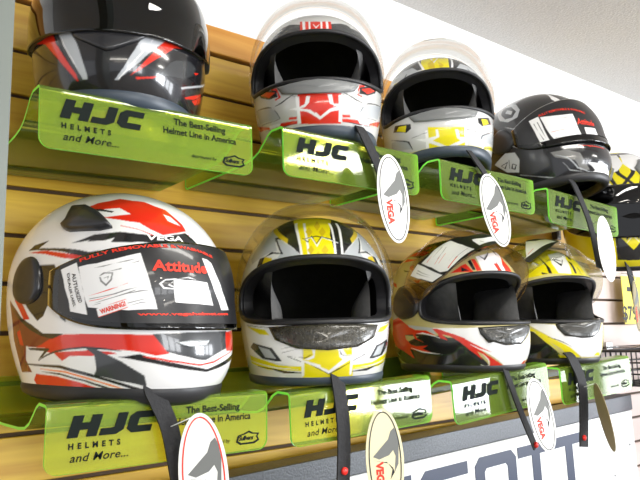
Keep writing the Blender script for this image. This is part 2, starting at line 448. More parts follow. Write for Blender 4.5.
def helmet(name,label,loc,yaw,base,polys,visor_deg,visor_mat,pitch=0,roll=0,scale=1.0,res=(400,70,110),rim='rubber',rimd=1.0,group='full-face helmets on the acrylic shelves',dark_port=False):
    t=thing(name,label,'helmet',loc,(0,0,0),group)
    t.rotation_mode='XYZ'
    t.matrix_world=Matrix.Translation(loc)@Matrix.Rotation(R(yaw),4,'Z')@Matrix.Rotation(R(roll),4,'Y')@Matrix.Rotation(R(pitch),4,'X')@Matrix.Scale(scale,4)
    key=res
    if key not in _cache: _cache[key]=shell_geo(*res)
    V,Fc,PHI,VV=_cache[key]
    cols=apply_paint(PHI,VV,base,polys,360/res[0]/2,.45)
    mk('shell',V,Fc,M['paint'],t,True,None,cols)
    if 'in' not in _cache:
        _cache['in']=shell_geo(160,36,50,-.022)[:2]
        C=port_curve(160); P0=S(C[:,0],C[:,1],.0005); P1=S(C[:,0],C[:,1],-.022)
        P2=S(C[:,0],C[:,1],.003)
        g=tube_geo([tuple(p) for p in S(C[:,0],C[:,1],.0)],.0042,8,True)
        nn=len(C); V2=[tuple(p) for p in P0]+[tuple(p) for p in P1]; F2=[(i,i+nn,(i+1)%nn+nn,(i+1)%nn) for i in range(nn)]
        _cache['gasket']=join([g,(V2,F2)])
        ph=np.linspace(0,2*math.pi,120,endpoint=False)
        rimo=S(ph,-1+0*ph,.0); V3=[];rr=[(.000,.010),(.003,.006),(.0035,.0),(.001,-.006),(-.006,-.009),(-.018,-.007),(-.022,.004)]
        for o,z in rr:
            q=S(ph,-1+0*ph,o); q[:,2]=rimo[:,2]+z+.0
            V3+=[tuple(p) for p in q]
        F3=[]
        for j in range(len(rr)-1):
            for k in range(120): F3.append((j*120+k,(j+1)*120+k,(j+1)*120+(k+1)%120,j*120+(k+1)%120))
        _cache['rim']=(V3,F3)
        gp=[]
        for s in (-1,1):
            nu,nv=18,14; pa,pb=np.meshgrid(np.linspace(-1,1,nu),np.linspace(-1,1,nv))
            bulge=(1-np.abs(pa)**3)*(1-np.abs(pb)**3)
            q=S(s*R(78)+pa*R(36),-.30+pb*.50,-.016); q[...,0]-=s*bulge*.046
            gp.append(([tuple(p) for p in q.reshape(-1,3)],grid_faces(nu,nv)))
        _cache['pads']=gp
    mk('liner',*_cache['in'],M['liner'],t)
    mk('eye_port_gasket',*_cache['gasket'],M['rubber'],t)
    V3,F3=_cache['rim']; V3=[(x,y,z if z>.0005 else z*(1+(rimd-1)*max(0,min(1,.6-y/.14)))) for x,y,z in V3]
    mk('neck_roll',V3,F3,M[rim],t)
    for g in _cache['pads']: mk('cheek_pad',*g,M['pad'],t)
    if visor_mat: t_v=add_visor(t,visor_deg,M[visor_mat])
    else: t_v=None
    return t,t_v
def W(v): return (v,v,v)
WHT=srgb(236,236,236); BLK=(.012,.012,.014); RED=srgb(214,44,26); YEL=srgb(228,214,20); GRY=srgb(130,132,134); SIL=srgb(178,182,186); DGR=srgb(60,62,64)
HP={ # x, y, z(base), yaw, pitch, roll, scale, visor angle
 'A':(.3426,.885,.304,-29,0,0,.955,0),
 'B':(.7075,.885,.328,-38,0,-1,.925,56),
 'C':(1.032,.885,.336,-43,-5,-2,.93,62),
 'D':(1.425,.885,.333,3,-8,0,.97,0),
 'F':(.341,.885,-.056,24,2,0,.99,0),
 'G':(.6836,.885,-.062,-31,0,0,1.006,56),
 'H':(1.051,.885,-.0635,-11,0,0,.965,50),
 'I':(1.340,.885,-.062,-22,0,0,.965,50),
 'E':(1.735,.885,.195,-50,16,0,1.08,0)}
TR={}
TR['F','p']=[('R',[(-79.2,53.8),(-70.2,60.4),(-61.2,62.8),(-52.2,66.4),(-41.4,64.0),(-30.6,63.4),(-23.4,58.6),(-15.0,55.6),(-12.0,49.0),(-8.4,43.0),(-8.4,37.0),(-13.2,34.0),(-21.0,33.4),(-28.2,32.2),(-34.2,35.2),(-40.8,40.6),(-46.2,41.2),(-51.6,42.4),(-61.2,44.2),(-69.0,48.4)],0),('W',[(-77.4,50.8),(-69.6,51.4),(-62.4,52.6),(-52.2,53.8),(-45.0,47.8),(-51.6,46.6),(-60.6,44.8),(-68.4,47.8)],0),('K',[(-74.4,50.8),(-65.4,50.8),(-57.0,49.0),(-60.6,46.0),(-55.8,50.2),(-66.0,53.2),(-75.0,52.0)],0),('W',[(-6.6,37.6),(-18.6,34.6),(-28.2,32.2),(-34.8,35.8),(-41.4,39.4),(-46.8,40.6),(-51.6,41.8),(-61.2,42.4),(-52.2,40.0),(-46.8,38.8),(-42.0,37.6),(-36.0,34.0),(-28.2,31.0),(-19.2,33.4),(-6.6,37.0)],0),('R',[(-6.0,35.2),(-15.6,32.8),(-22.2,31.6),(-28.8,29.8),(-35.4,32.8),(-42.0,35.8),(-46.8,37.0),(-51.6,38.2),(-51.6,37.6),(-46.8,36.4),(-42.0,35.2),(-36.0,32.2),(-28.8,29.2),(-22.8,30.4),(-15.6,32.2),(-6.6,34.6)],0),('W',[(-21.0,50.2),(-15.6,48.4),(-11.4,41.2),(-16.2,42.4),(-20.4,44.2)],0),('K',[(-68.4,26.8),(-63.6,31.6),(-60.0,32.2),(-51.6,33.4),(-46.8,32.8),(-41.4,32.2),(-34.8,31.6),(-28.2,31.0),(-20.4,33.4),(-10.2,35.8),(-5.4,31.6),(1.2,23.8),(-8.4,23.8),(-15.6,24.4),(-22.2,25.0),(-28.2,26.2),(-35.4,26.2),(-42.0,26.8),(-46.8,26.2),(-51.6,26.2),(-56.4,26.2),(-54.6,29.2),(-59.4,27.4)],0),('K',[(-78.0,26.2),(-71.4,28.6),(-65.4,31.6),(-59.4,32.2),(-66.0,28.0),(-72.0,26.8)],0),('K',[(-108.6,23.2),(-104.4,26.8),(-93.6,29.2),(-99.6,24.4),(-90.6,23.8),(-81.6,23.2),(-73.8,22.0),(-66.6,20.2),(-60.6,21.4),(-65.4,19.0),(-70.2,17.2),(-75.6,19.0),(-81.0,20.8),(-87.6,22.0),(-94.2,22.6),(-101.4,23.2)],0),('R',[(-107.4,22.0),(-94.8,22.6),(-87.6,21.4),(-81.0,20.2),(-75.0,19.0),(-69.6,17.8),(-73.2,16.0),(-81.6,17.2),(-93.6,20.2)],0),('R',[(-116.4,3.4),(-113.4,13.0),(-106.8,15.4),(-96.6,14.8),(-97.8,12.4),(-107.4,11.8),(-111.0,4.6),(-109.8,-7.4),(-105.0,-18.8),(-100.8,-30.2),(-105.6,-30.8),(-109.2,-21.2),(-114.0,-11.6)],0),('K',[(-107.4,10.6),(-99.6,13.6),(-93.0,13.6),(-85.8,13.6),(-83.4,9.4),(-84.6,3.4),(-85.2,-5.6),(-88.2,-16.4),(-91.2,-27.2),(-95.4,-32.0),(-102.0,-20.0),(-109.2,-4.4),(-109.2,5.2)],0),('K',[(-82.8,10.0),(-81.0,12.4),(-79.8,5.8),(-79.2,-0.8),(-78.6,-11.6),(-78.0,-22.4),(-78.0,-33.2),(-81.0,-29.0),(-83.4,-17.6),(-84.6,-8.0),(-82.8,2.2)],0),('r',[(-121.2,-9.8),(-112.8,-20.0),(-107.4,-29.0),(-100.8,-39.2),(-105.0,-51.2),(-106.2,-60.8),(-108.0,-71.0),(-104.4,-83.0),(-117.0,-84.2),(-117.0,-73.4),(-117.6,-62.6),(-118.8,-51.2),(-118.2,-41.0),(-118.2,-30.8),(-119.4,-20.6)],0),('R',[(-113.4,-43.4),(-102.6,-36.8),(-93.6,-45.8),(-86.4,-48.2),(-79.2,-44.6),(-74.4,-44.6),(-70.2,-44.0),(-65.4,-44.0),(-61.2,-44.0),(-57.0,-44.0),(-53.4,-44.0),(-49.2,-44.0),(-45.6,-44.6),(-41.4,-44.6),(-37.2,-44.6),(-34.8,-53.6),(-31.8,-62.6),(-38.4,-64.4),(-45.6,-60.8),(-49.8,-59.6),(-54.0,-59.0),(-59.4,-58.4),(-64.8,-57.2),(-70.8,-57.8),(-76.8,-58.4),(-85.2,-63.2),(-91.2,-62.0),(-89.4,-58.4),(-102.6,-57.8),(-111.6,-56.0)],0),('r',[(-109.8,-41.0),(-102.6,-36.8),(-93.6,-45.8),(-86.4,-48.2),(-93.0,-54.8),(-97.8,-57.8),(-108.0,-57.2)],0),('K',[(-120.6,-12.2),(-109.2,-27.2),(-99.0,-36.2),(-91.8,-44.0),(-85.2,-44.0),(-79.2,-44.0),(-86.4,-49.4),(-93.6,-46.4),(-100.8,-41.0),(-111.0,-29.0)],0),('K',[(-104.4,-59.0),(-96.0,-58.4),(-88.8,-58.4),(-88.2,-59.6),(-93.6,-67.4),(-97.2,-70.4),(-91.8,-61.4),(-102.6,-60.8)],0),('K',[(-97.2,-71.6),(-91.2,-66.8),(-85.2,-62.6),(-78.0,-59.6),(-69.6,-57.8),(-64.8,-58.4),(-60.6,-59.0),(-53.4,-60.2),(-53.4,-59.6),(-60.6,-57.2),(-64.8,-56.6),(-69.6,-56.0),(-78.0,-57.8),(-85.2,-60.8),(-91.8,-65.6),(-97.2,-71.0)],0),('R',[(-85.8,-63.2),(-81.0,-61.4),(-76.2,-60.8),(-70.8,-60.2),(-66.0,-59.0),(-61.8,-60.2),(-57.6,-60.8),(-55.2,-62.6),(-58.8,-63.2),(-63.0,-64.4),(-67.2,-65.0),(-72.0,-65.0),(-77.4,-65.6),(-81.6,-70.4)],0),('D',[(-69.6,-57.2),(-64.2,-58.4),(-59.4,-63.8),(-54.0,-69.2),(-49.2,-75.8),(-43.2,-83.0),(-40.8,-93.8),(-48.6,-90.2),(-54.0,-88.4),(-60.0,-85.4),(-66.0,-83.0),(-64.8,-78.2),(-65.4,-63.8)],0),('K',[(-55.2,-65.6),(-50.4,-64.4),(-45.6,-62.6),(-41.4,-65.6),(-37.2,-68.6),(-28.8,-71.6),(-22.2,-74.0),(-14.4,-76.4),(-6.6,-78.8),(3.6,-74.6),(27.0,-65.0),(28.8,-70.4),(4.8,-78.8),(-6.6,-81.8),(-19.8,-78.8),(-25.8,-77.0),(-31.2,-75.2),(-36.6,-72.8),(-40.8,-71.0),(-45.6,-69.2),(-49.8,-67.4)],0),('R',[(-44.4,-65.0),(-40.2,-67.4),(-36.0,-68.6),(-31.8,-70.4),(-26.4,-71.6),(-20.4,-73.4),(-13.2,-75.2),(-0.6,-72.8),(7.8,-68.0),(22.2,-62.6),(21.0,-62.0),(7.2,-66.8),(-1.8,-71.0),(-13.2,-73.4),(-20.4,-71.6),(-26.4,-69.8),(-31.8,-68.6),(-36.0,-66.8),(-40.2,-65.6),(-44.4,-64.4)],0),('D',[(-39.0,-44.0),(-34.8,-43.4),(-30.6,-43.4),(-25.2,-42.8),(-19.8,-42.2),(-13.8,-42.2),(-6.6,-41.6),(2.4,-41.6),(13.8,-41.0),(15.0,-57.8),(1.2,-63.8),(-9.0,-69.8),(-14.4,-69.2),(-21.6,-66.2),(-27.6,-63.8),(-33.0,-60.8),(-36.0,-52.4)],0),('R',[(12.6,-42.2),(30.6,-40.4),(30.0,-51.2),(29.4,-62.0),(12.0,-62.0),(11.4,-51.8)],0),('K',[(-110.4,-75.8),(-98.4,-76.4),(-88.8,-77.0),(-83.4,-77.6),(-75.6,-81.2),(-70.2,-83.6),(-64.8,-86.0),(-59.4,-89.0),(-53.4,-92.6),(-48.6,-95.6),(-43.2,-98.6),(-38.4,-100.4),(-30.0,-100.4),(-37.8,-98.6),(-43.2,-95.6),(-48.6,-92.6),(-53.4,-89.6),(-58.8,-86.6),(-64.2,-83.6),(-69.6,-80.6),(-75.0,-78.2),(-82.8,-74.6),(-88.8,-74.6),(-98.4,-74.6),(-109.8,-74.6)],0),('O',[(-96.6,-79.4),(-87.6,-80.6),(-80.4,-81.8),(-74.4,-84.8),(-67.8,-87.8),(-63.0,-90.2),(-58.2,-93.2),(-53.4,-95.6),(-48.0,-99.8),(-43.2,-100.4),(-42.6,-100.4),(-48.0,-98.6),(-53.4,-94.4),(-58.2,-91.4),(-63.0,-89.0),(-67.8,-86.0),(-73.8,-83.0),(-80.4,-80.0),(-87.6,-79.4),(-96.6,-78.8)],0),('R',[(-100.8,-84.2),(-92.4,-84.8),(-85.8,-85.4),(-79.8,-87.8),(-73.2,-90.2),(-67.8,-93.2),(-62.4,-96.2),(-55.8,-100.4),(-62.4,-100.4),(-67.2,-100.4),(-72.6,-99.8),(-78.6,-98.6),(-85.2,-98.6),(-92.4,-98.0),(-102.0,-97.4),(-104.4,-90.8)],0),('K',[(-97.2,-81.8),(-89.4,-83.0),(-83.4,-84.2),(-76.8,-87.2),(-70.2,-89.6),(-65.4,-92.6),(-60.6,-95.6),(-55.2,-99.2),(-48.0,-100.4),(-55.2,-96.8),(-60.0,-93.8),(-65.4,-90.8),(-70.2,-87.8),(-76.8,-85.4),(-83.4,-82.4),(-89.4,-81.8),(-97.2,-81.8)],0),('K',[(-111.0,-97.4),(-100.8,-97.4),(-93.0,-98.0),(-86.4,-98.0),(-81.0,-98.6),(-75.6,-99.2),(-70.2,-100.4),(-64.8,-100.4),(-60.0,-100.4),(-55.2,-100.4),(-50.4,-100.4),(-43.2,-98.6),(-35.4,-100.4),(-28.2,-100.4),(-22.8,-100.4),(-16.2,-100.4),(-9.6,-100.4),(0.6,-100.4),(12.0,-100.4),(25.8,-100.4),(27.6,-96.2),(27.0,-100.4),(24.0,-100.4),(22.2,-100.4),(15.6,-100.4),(7.2,-100.4),(-1.8,-100.4),(-9.6,-100.4),(-16.8,-100.4),(-22.8,-100.4),(-28.2,-100.4),(-33.0,-100.4),(-37.8,-100.4),(-42.6,-100.4),(-46.8,-100.4),(-51.0,-100.4),(-55.8,-100.4),(-60.0,-100.4),(-64.2,-100.4),(-69.0,-100.4),(-73.8,-100.4),(-79.2,-100.4),(-84.6,-100.4),(-90.6,-100.4),(-98.4,-100.4),(-106.8,-100.4),(-108.0,-100.4),(-109.2,-100.4),(-111.0,-100.4)],0)]
TR['F','v']=[('W',[(-79.2,9.4),(-71.4,13.0),(-69.6,7.0),(-68.4,1.6),(-67.2,-6.2),(-66.6,-15.8),(-66.0,-24.8),(-73.8,-21.8),(-74.4,-12.2),(-76.2,-2.6),(-77.4,4.0)],0),('W',[(-70.2,10.6),(-66.0,11.8),(-61.8,12.4),(-58.2,13.6),(-54.0,14.8),(-50.4,16.0),(-46.8,17.2),(-42.6,18.4),(-41.4,13.0),(-40.2,8.2),(-39.0,3.4),(-37.8,-2.6),(-36.6,-11.0),(-36.0,-19.4),(-40.2,-19.4),(-44.4,-20.0),(-48.6,-20.6),(-52.8,-20.0),(-57.0,-19.4),(-61.2,-18.8),(-65.4,-18.2),(-66.6,-11.6),(-67.8,-1.4),(-69.0,4.6)],0),('W',[(-7.8,17.8),(-3.6,17.2),(-0.6,15.4),(1.8,9.4),(5.4,3.4),(9.6,-6.2),(13.2,-18.2),(4.8,-18.8),(3.0,-10.4),(-0.0,-2.0),(-2.4,3.4),(-4.8,8.2),(-6.6,13.0)],0),('W',[(-27.6,5.2),(-21.6,4.6),(-15.0,4.6),(-6.6,4.0),(-4.2,-3.8),(-2.4,-14.6),(-9.6,-14.0),(-16.2,-13.4),(-21.6,-13.4),(-27.0,-12.8),(-27.6,-1.4)],0),('W',[(-26.4,-0.2),(-32.4,0.4),(-33.6,2.2),(-31.8,4.0),(-26.4,4.6),(-26.4,5.2),(-31.8,4.6),(-34.8,2.2),(-32.4,-0.8),(-26.4,-0.8)],0),('W',[(-25.2,5.2),(-19.8,5.8),(-14.4,5.2),(-19.2,6.4),(-25.2,5.2)],0),('W',[(-27.6,1.0),(-30.0,2.2),(-27.6,3.4),(-28.2,3.4),(-30.6,1.6),(-27.6,0.4)],0),('w',[(-50.4,11.2),(-46.2,7.6),(-42.0,3.4),(-46.2,8.2),(-50.4,11.2)],0),('g',[(-60.0,5.8),(-58.2,7.0),(-55.2,7.0),(-55.8,4.0),(-57.6,1.6),(-59.4,3.4),(-60.0,5.2),(-60.6,5.2),(-60.0,2.8),(-57.6,0.4),(-55.2,3.4),(-54.6,7.6),(-58.8,7.6),(-60.6,5.8)],0),('g',[(-58.2,4.6),(-57.0,5.2),(-57.0,3.4),(-56.4,5.8),(-58.8,4.6)],0),('g',[(-67.2,8.8),(-63.0,10.0),(-58.8,10.6),(-54.0,12.4),(-48.6,13.6),(-43.8,15.4),(-48.6,14.2),(-54.0,12.4),(-58.8,11.2),(-63.0,10.0),(-67.2,8.8)],0),('g',[(-67.2,6.4),(-60.0,8.2),(-67.2,6.4)],0),('g',[(-55.8,10.0),(-51.6,11.2),(-47.4,12.4),(-43.2,13.6),(-43.2,14.2),(-47.4,12.4),(-51.6,11.2),(-55.8,10.0)],0),('g',[(-58.2,7.6),(-51.0,9.4),(-51.0,10.0),(-58.2,7.6)],0),('o',[(-65.4,-8.0),(-60.6,-5.6),(-55.8,-2.6),(-52.2,0.4),(-48.0,2.2),(-48.6,2.2),(-52.2,0.4),(-55.8,-1.4),(-60.6,-5.0),(-65.4,-8.0)],0),('g',[(-64.8,-11.0),(-58.8,-8.6),(-53.4,-6.2),(-48.6,-2.6),(-43.8,0.4),(-49.2,-2.0),(-54.0,-5.6),(-58.8,-8.0),(-64.8,-10.4)],0),('o',[(-64.8,-12.8),(-60.0,-11.0),(-53.4,-6.2),(-60.0,-10.4),(-64.8,-12.2)],0),('g',[(-63.6,-15.2),(-58.8,-12.2),(-54.0,-9.2),(-49.2,-6.2),(-45.0,-2.6),(-45.0,-2.0),(-49.8,-5.6),(-54.0,-8.6),(-58.8,-11.6),(-63.6,-15.2)],0),('g',[(-64.2,-17.0),(-60.0,-14.6),(-60.0,-14.0),(-64.2,-17.0)],0),('g',[(-48.6,-11.6),(-43.2,-7.4),(-37.8,-3.2),(-43.2,-7.4),(-48.6,-11.6)],0),('g',[(-48.6,-14.6),(-43.2,-11.6),(-37.8,-8.6),(-43.2,-11.0),(-48.6,-14.0)],0),('k',[(-48.6,-17.0),(-43.2,-14.0),(-36.6,-12.2),(-43.2,-13.4),(-48.6,-17.0)],0),('g',[(-52.2,-7.4),(-48.0,-5.6),(-43.2,-3.8),(-37.8,-2.0),(-43.2,-2.6),(-48.0,-5.0),(-52.2,-7.4)],0),('W',[(-61.8,-19.4),(-57.6,-16.4),(-53.4,-13.4),(-49.2,-10.4),(-48.6,-17.6),(-52.8,-20.6),(-57.0,-23.6),(-61.2,-26.6)],0),('o',[(-61.8,-19.4),(-57.6,-16.4),(-53.4,-14.0),(-49.2,-11.0),(-48.6,-17.6),(-52.8,-20.6),(-57.0,-23.6),(-61.2,-26.6),(-61.8,-19.4),(-61.2,-27.2),(-57.0,-24.2),(-52.8,-21.2),(-48.6,-18.2),(-49.2,-10.4),(-53.4,-13.4),(-57.6,-16.4),(-61.8,-19.4)],0)]
TR['F','t']=[('WARNING!',(-60.0,-24.2),(-49.2,-16.4),(-60.6,-20.0),0),('Attitude',(-37.8,8.8),(-6.6,8.8),(-37.8,14.8),0),('FULLY REMOVABLE & WASHABLE',(-69.6,13.0),(1.8,18.4),(-70.2,14.8),6.2),('www.vegahelmet.com',(-45.0,-26.0),(10.8,-24.2),(-45.0,-22.4),0)]
TR['F','b']=[('AUTHORIZED',(-73.2,7.0),(-69.6,-14.0),(-71.4,7.6),0),('DEALER LABEL',(-75.6,7.0),(-72.0,-17.6),(-74.4,7.6),0)]
TR['F','s']=[('VEGA',(-37.2,28.0),(-15.6,28.6),(-37.8,31.6),0)]
TR['F','vent']=[('D',[(-87.0,37.0),(-85.2,40.6),(-85.8,46.6),(-86.4,52.6),(-75.0,52.6),(-64.2,46.0),(-59.4,40.6),(-55.8,35.8),(-62.4,34.0),(-71.4,34.0),(-81.0,34.0),(-84.0,35.2)],0)]
TR['F','slot']=[('S',[(-28.2,-51.8),(-19.8,-50.0),(-13.8,-50.0),(-6.0,-50.0),(-8.4,-54.8),(-20.4,-56.0),(-25.2,-54.2)],0)]
TR['G','p']=[('K',[(-48.0,47.8),(-67.2,68.8),(-58.2,77.2),(-42.6,82.6),(-20.4,85.6),(7.2,85.0),(30.0,82.6),(42.6,77.2),(50.4,71.8),(55.2,64.0),(34.2,43.0),(22.8,33.4),(15.6,26.2),(6.6,26.2),(-1.8,26.8),(-10.8,26.2),(-19.8,25.6),(-30.6,35.2)],0),('Y',[(-43.8,82.6),(-20.4,85.6),(9.6,85.0),(32.4,82.0),(36.0,80.8),(15.0,61.0),(9.6,46.6),(9.6,34.6),(10.2,24.4),(1.8,24.4),(-6.6,24.4),(-14.4,25.0),(-16.2,32.8),(-18.6,41.8),(-22.8,56.2),(-45.0,82.0)],0),('W',[(-29.4,65.2),(-25.8,65.2),(-19.2,47.8),(-16.2,35.8),(-14.4,26.2),(-16.2,26.2),(-18.0,35.8),(-21.6,47.8)],1),('W',[(-18.0,64.0),(-15.0,64.0),(-12.0,47.2),(-10.2,35.8),(-9.0,26.2),(-10.8,26.2),(-12.0,35.8),(-13.8,47.2)],1),('K',[(-16.2,43.6),(-10.8,38.8),(-8.4,44.8),(-4.2,37.0),(1.8,44.8),(6.6,41.2),(1.8,46.0),(-4.2,38.2),(-7.8,46.6),(-10.8,40.0),(-16.2,44.2)],0),('y',[(-13.8,50.8),(-10.2,57.4),(-6.6,50.2),(-10.2,44.8)],0),('y',[(-0.6,50.2),(4.8,57.4),(6.6,50.2),(1.8,44.2)],0),('y',[(-11.4,32.2),(-8.4,36.4),(-6.0,32.2),(-9.0,28.0)],0),('y',[(-0.6,31.6),(3.0,36.4),(5.4,31.6),(1.8,27.4)],0),('y',[(-4.8,58.6),(1.2,68.8),(3.0,58.6),(-1.8,51.4)],0),('y',[(-6.0,26.8),(-3.0,31.0),(-0.6,26.8),(-3.6,23.2)],0),('K',[(-14.4,42.4),(-3.6,44.8),(8.4,41.8),(15.0,37.0),(12.0,34.6),(15.6,37.6),(9.0,43.0),(-3.6,46.0),(-14.4,43.0)],0),('W',[(-8.4,44.2),(-3.6,34.6),(1.8,44.2),(1.8,44.8),(-3.6,36.4),(-7.8,44.8)],0),('W',[(-16.2,41.2),(-8.4,43.6),(-8.4,44.2),(-16.2,41.2)],0),('W',[(1.8,43.6),(14.4,38.2),(15.0,38.8),(1.8,44.2)],0),('S',[(15.6,27.4),(22.8,34.6),(34.2,43.0),(42.6,46.0),(31.8,31.6),(34.2,26.8),(43.2,25.6),(48.0,20.2),(32.4,23.2),(23.4,25.0)],1),('W',[(15.0,26.8),(23.4,34.6),(35.4,43.6),(35.4,44.2),(22.8,34.6),(15.0,26.8)],1),('K',[(40.2,45.4),(30.0,29.8),(39.0,31.0),(45.6,29.2),(46.2,29.2),(40.8,32.8),(32.4,31.0),(42.0,46.0)],1),('y',[(39.0,27.4),(46.2,29.2),(48.6,23.8),(52.8,19.6),(38.4,22.6)],1),('K',[(46.2,29.2),(51.6,28.6),(52.8,19.6),(47.4,22.6)],1),('S',[(57.6,61.0),(62.4,49.6),(64.2,40.0),(66.0,29.8),(60.0,25.0),(45.6,31.6),(36.0,33.4),(43.2,46.6),(33.6,47.2)],1),('y',[(56.4,64.0),(58.8,59.8),(28.2,38.8),(28.8,43.6)],1),('W',[(18.0,-32.0),(26.4,-32.0),(36.0,-32.0),(49.2,-32.0),(67.8,-30.8),(67.2,-45.8),(66.6,-60.8),(66.6,-75.2),(46.8,-77.6),(34.8,-80.0),(26.4,-83.0),(18.6,-85.4),(18.0,-74.6),(18.0,-63.8),(18.0,-53.6),(18.0,-42.8)],1),('Y',[(-16.8,-59.0),(-10.2,-59.6),(-3.6,-59.6),(3.6,-60.2),(10.2,-60.2),(17.4,-60.8),(18.0,-73.4),(19.2,-86.0),(21.0,-99.2),(12.6,-98.6),(4.8,-98.0),(-3.0,-97.4),(-10.8,-97.4),(-18.6,-96.8),(-18.0,-84.2),(-17.4,-71.6)],0),('W',[(7.2,-62.0),(10.2,-63.8),(13.8,-72.2),(21.6,-71.6),(30.0,-71.6),(27.6,-72.8),(17.4,-77.0),(9.0,-84.8),(1.2,-92.6),(-6.0,-86.6),(-12.6,-81.2),(-12.6,-78.8),(-6.0,-84.2),(1.2,-89.0),(10.8,-77.0),(8.4,-73.4)],0),('W',[(-11.4,-61.4),(-8.4,-61.4),(-9.6,-74.0),(-13.8,-76.4),(-20.4,-75.2),(-27.6,-73.4),(-28.8,-72.2),(-25.2,-72.2),(-18.6,-75.8),(-12.6,-78.8),(-5.4,-82.4),(-5.4,-86.6),(-12.6,-81.8),(-19.8,-77.0),(-13.8,-74.0),(-10.2,-71.0)],0),('K',[(-12.6,-81.8),(-6.0,-87.8),(1.2,-93.8),(8.4,-88.4),(15.0,-82.4),(22.2,-77.0),(30.0,-71.6),(21.6,-72.2),(13.8,-72.8),(10.2,-71.0),(7.8,-63.2),(9.6,-71.6),(13.8,-73.4),(21.0,-72.2),(29.4,-71.0),(21.6,-76.4),(15.0,-81.8),(7.8,-87.2),(1.2,-92.6),(-6.0,-87.2),(-12.6,-81.8)],0),('K',[(-5.4,-86.6),(-13.8,-81.8),(-21.0,-76.4),(-28.8,-71.6),(-22.2,-72.8),(-15.6,-74.6),(-11.4,-70.4),(-10.8,-61.4),(-11.4,-69.8),(-15.6,-73.4),(-22.2,-72.8),(-28.8,-72.2),(-21.6,-77.0),(-13.8,-81.8),(-5.4,-87.2)],0),('K',[(18.0,-59.0),(25.8,-61.4),(34.8,-63.8),(25.8,-60.8),(18.0,-58.4)],1),('K',[(18.0,-62.6),(32.4,-68.0),(32.4,-67.4),(18.0,-62.6)],1),('y',[(33.0,-36.8),(37.2,-37.4),(34.2,-44.0),(31.8,-48.8)],1),('k',[(33.0,-44.0),(37.2,-42.2),(36.0,-50.6),(32.4,-50.6)],1),('Y',[(40.2,-47.0),(43.8,-40.4),(63.6,-35.0),(48.6,-45.8)],1),('k',[(36.0,-39.2),(63.6,-34.4),(63.6,-33.8),(36.0,-38.6)],1),('D',[(33.0,-77.6),(39.6,-62.0),(57.6,-55.4),(63.0,-60.8),(49.8,-74.6),(37.8,-77.6)],1),('S',[(37.2,-74.6),(42.0,-63.8),(52.2,-59.6),(46.8,-72.8)],1),('Y',[(18.6,-83.6),(27.0,-83.0),(36.6,-81.8),(47.4,-76.4),(66.6,-70.4),(66.6,-80.6),(45.6,-87.8),(30.6,-87.8),(19.2,-89.0)],1),('W',[(19.2,-87.8),(27.6,-86.6),(37.8,-86.0),(66.6,-77.6),(66.6,-77.0),(37.2,-84.8),(27.6,-86.0),(19.2,-87.8)],1),('k',[(19.2,-91.4),(33.0,-91.4),(42.0,-87.2),(57.6,-84.2),(56.4,-83.6),(40.8,-86.0),(31.8,-88.4),(19.2,-90.8)],1),('W',[(-19.2,-77.0),(-16.8,-77.0),(-17.4,-95.0),(-19.2,-95.0)],1)]
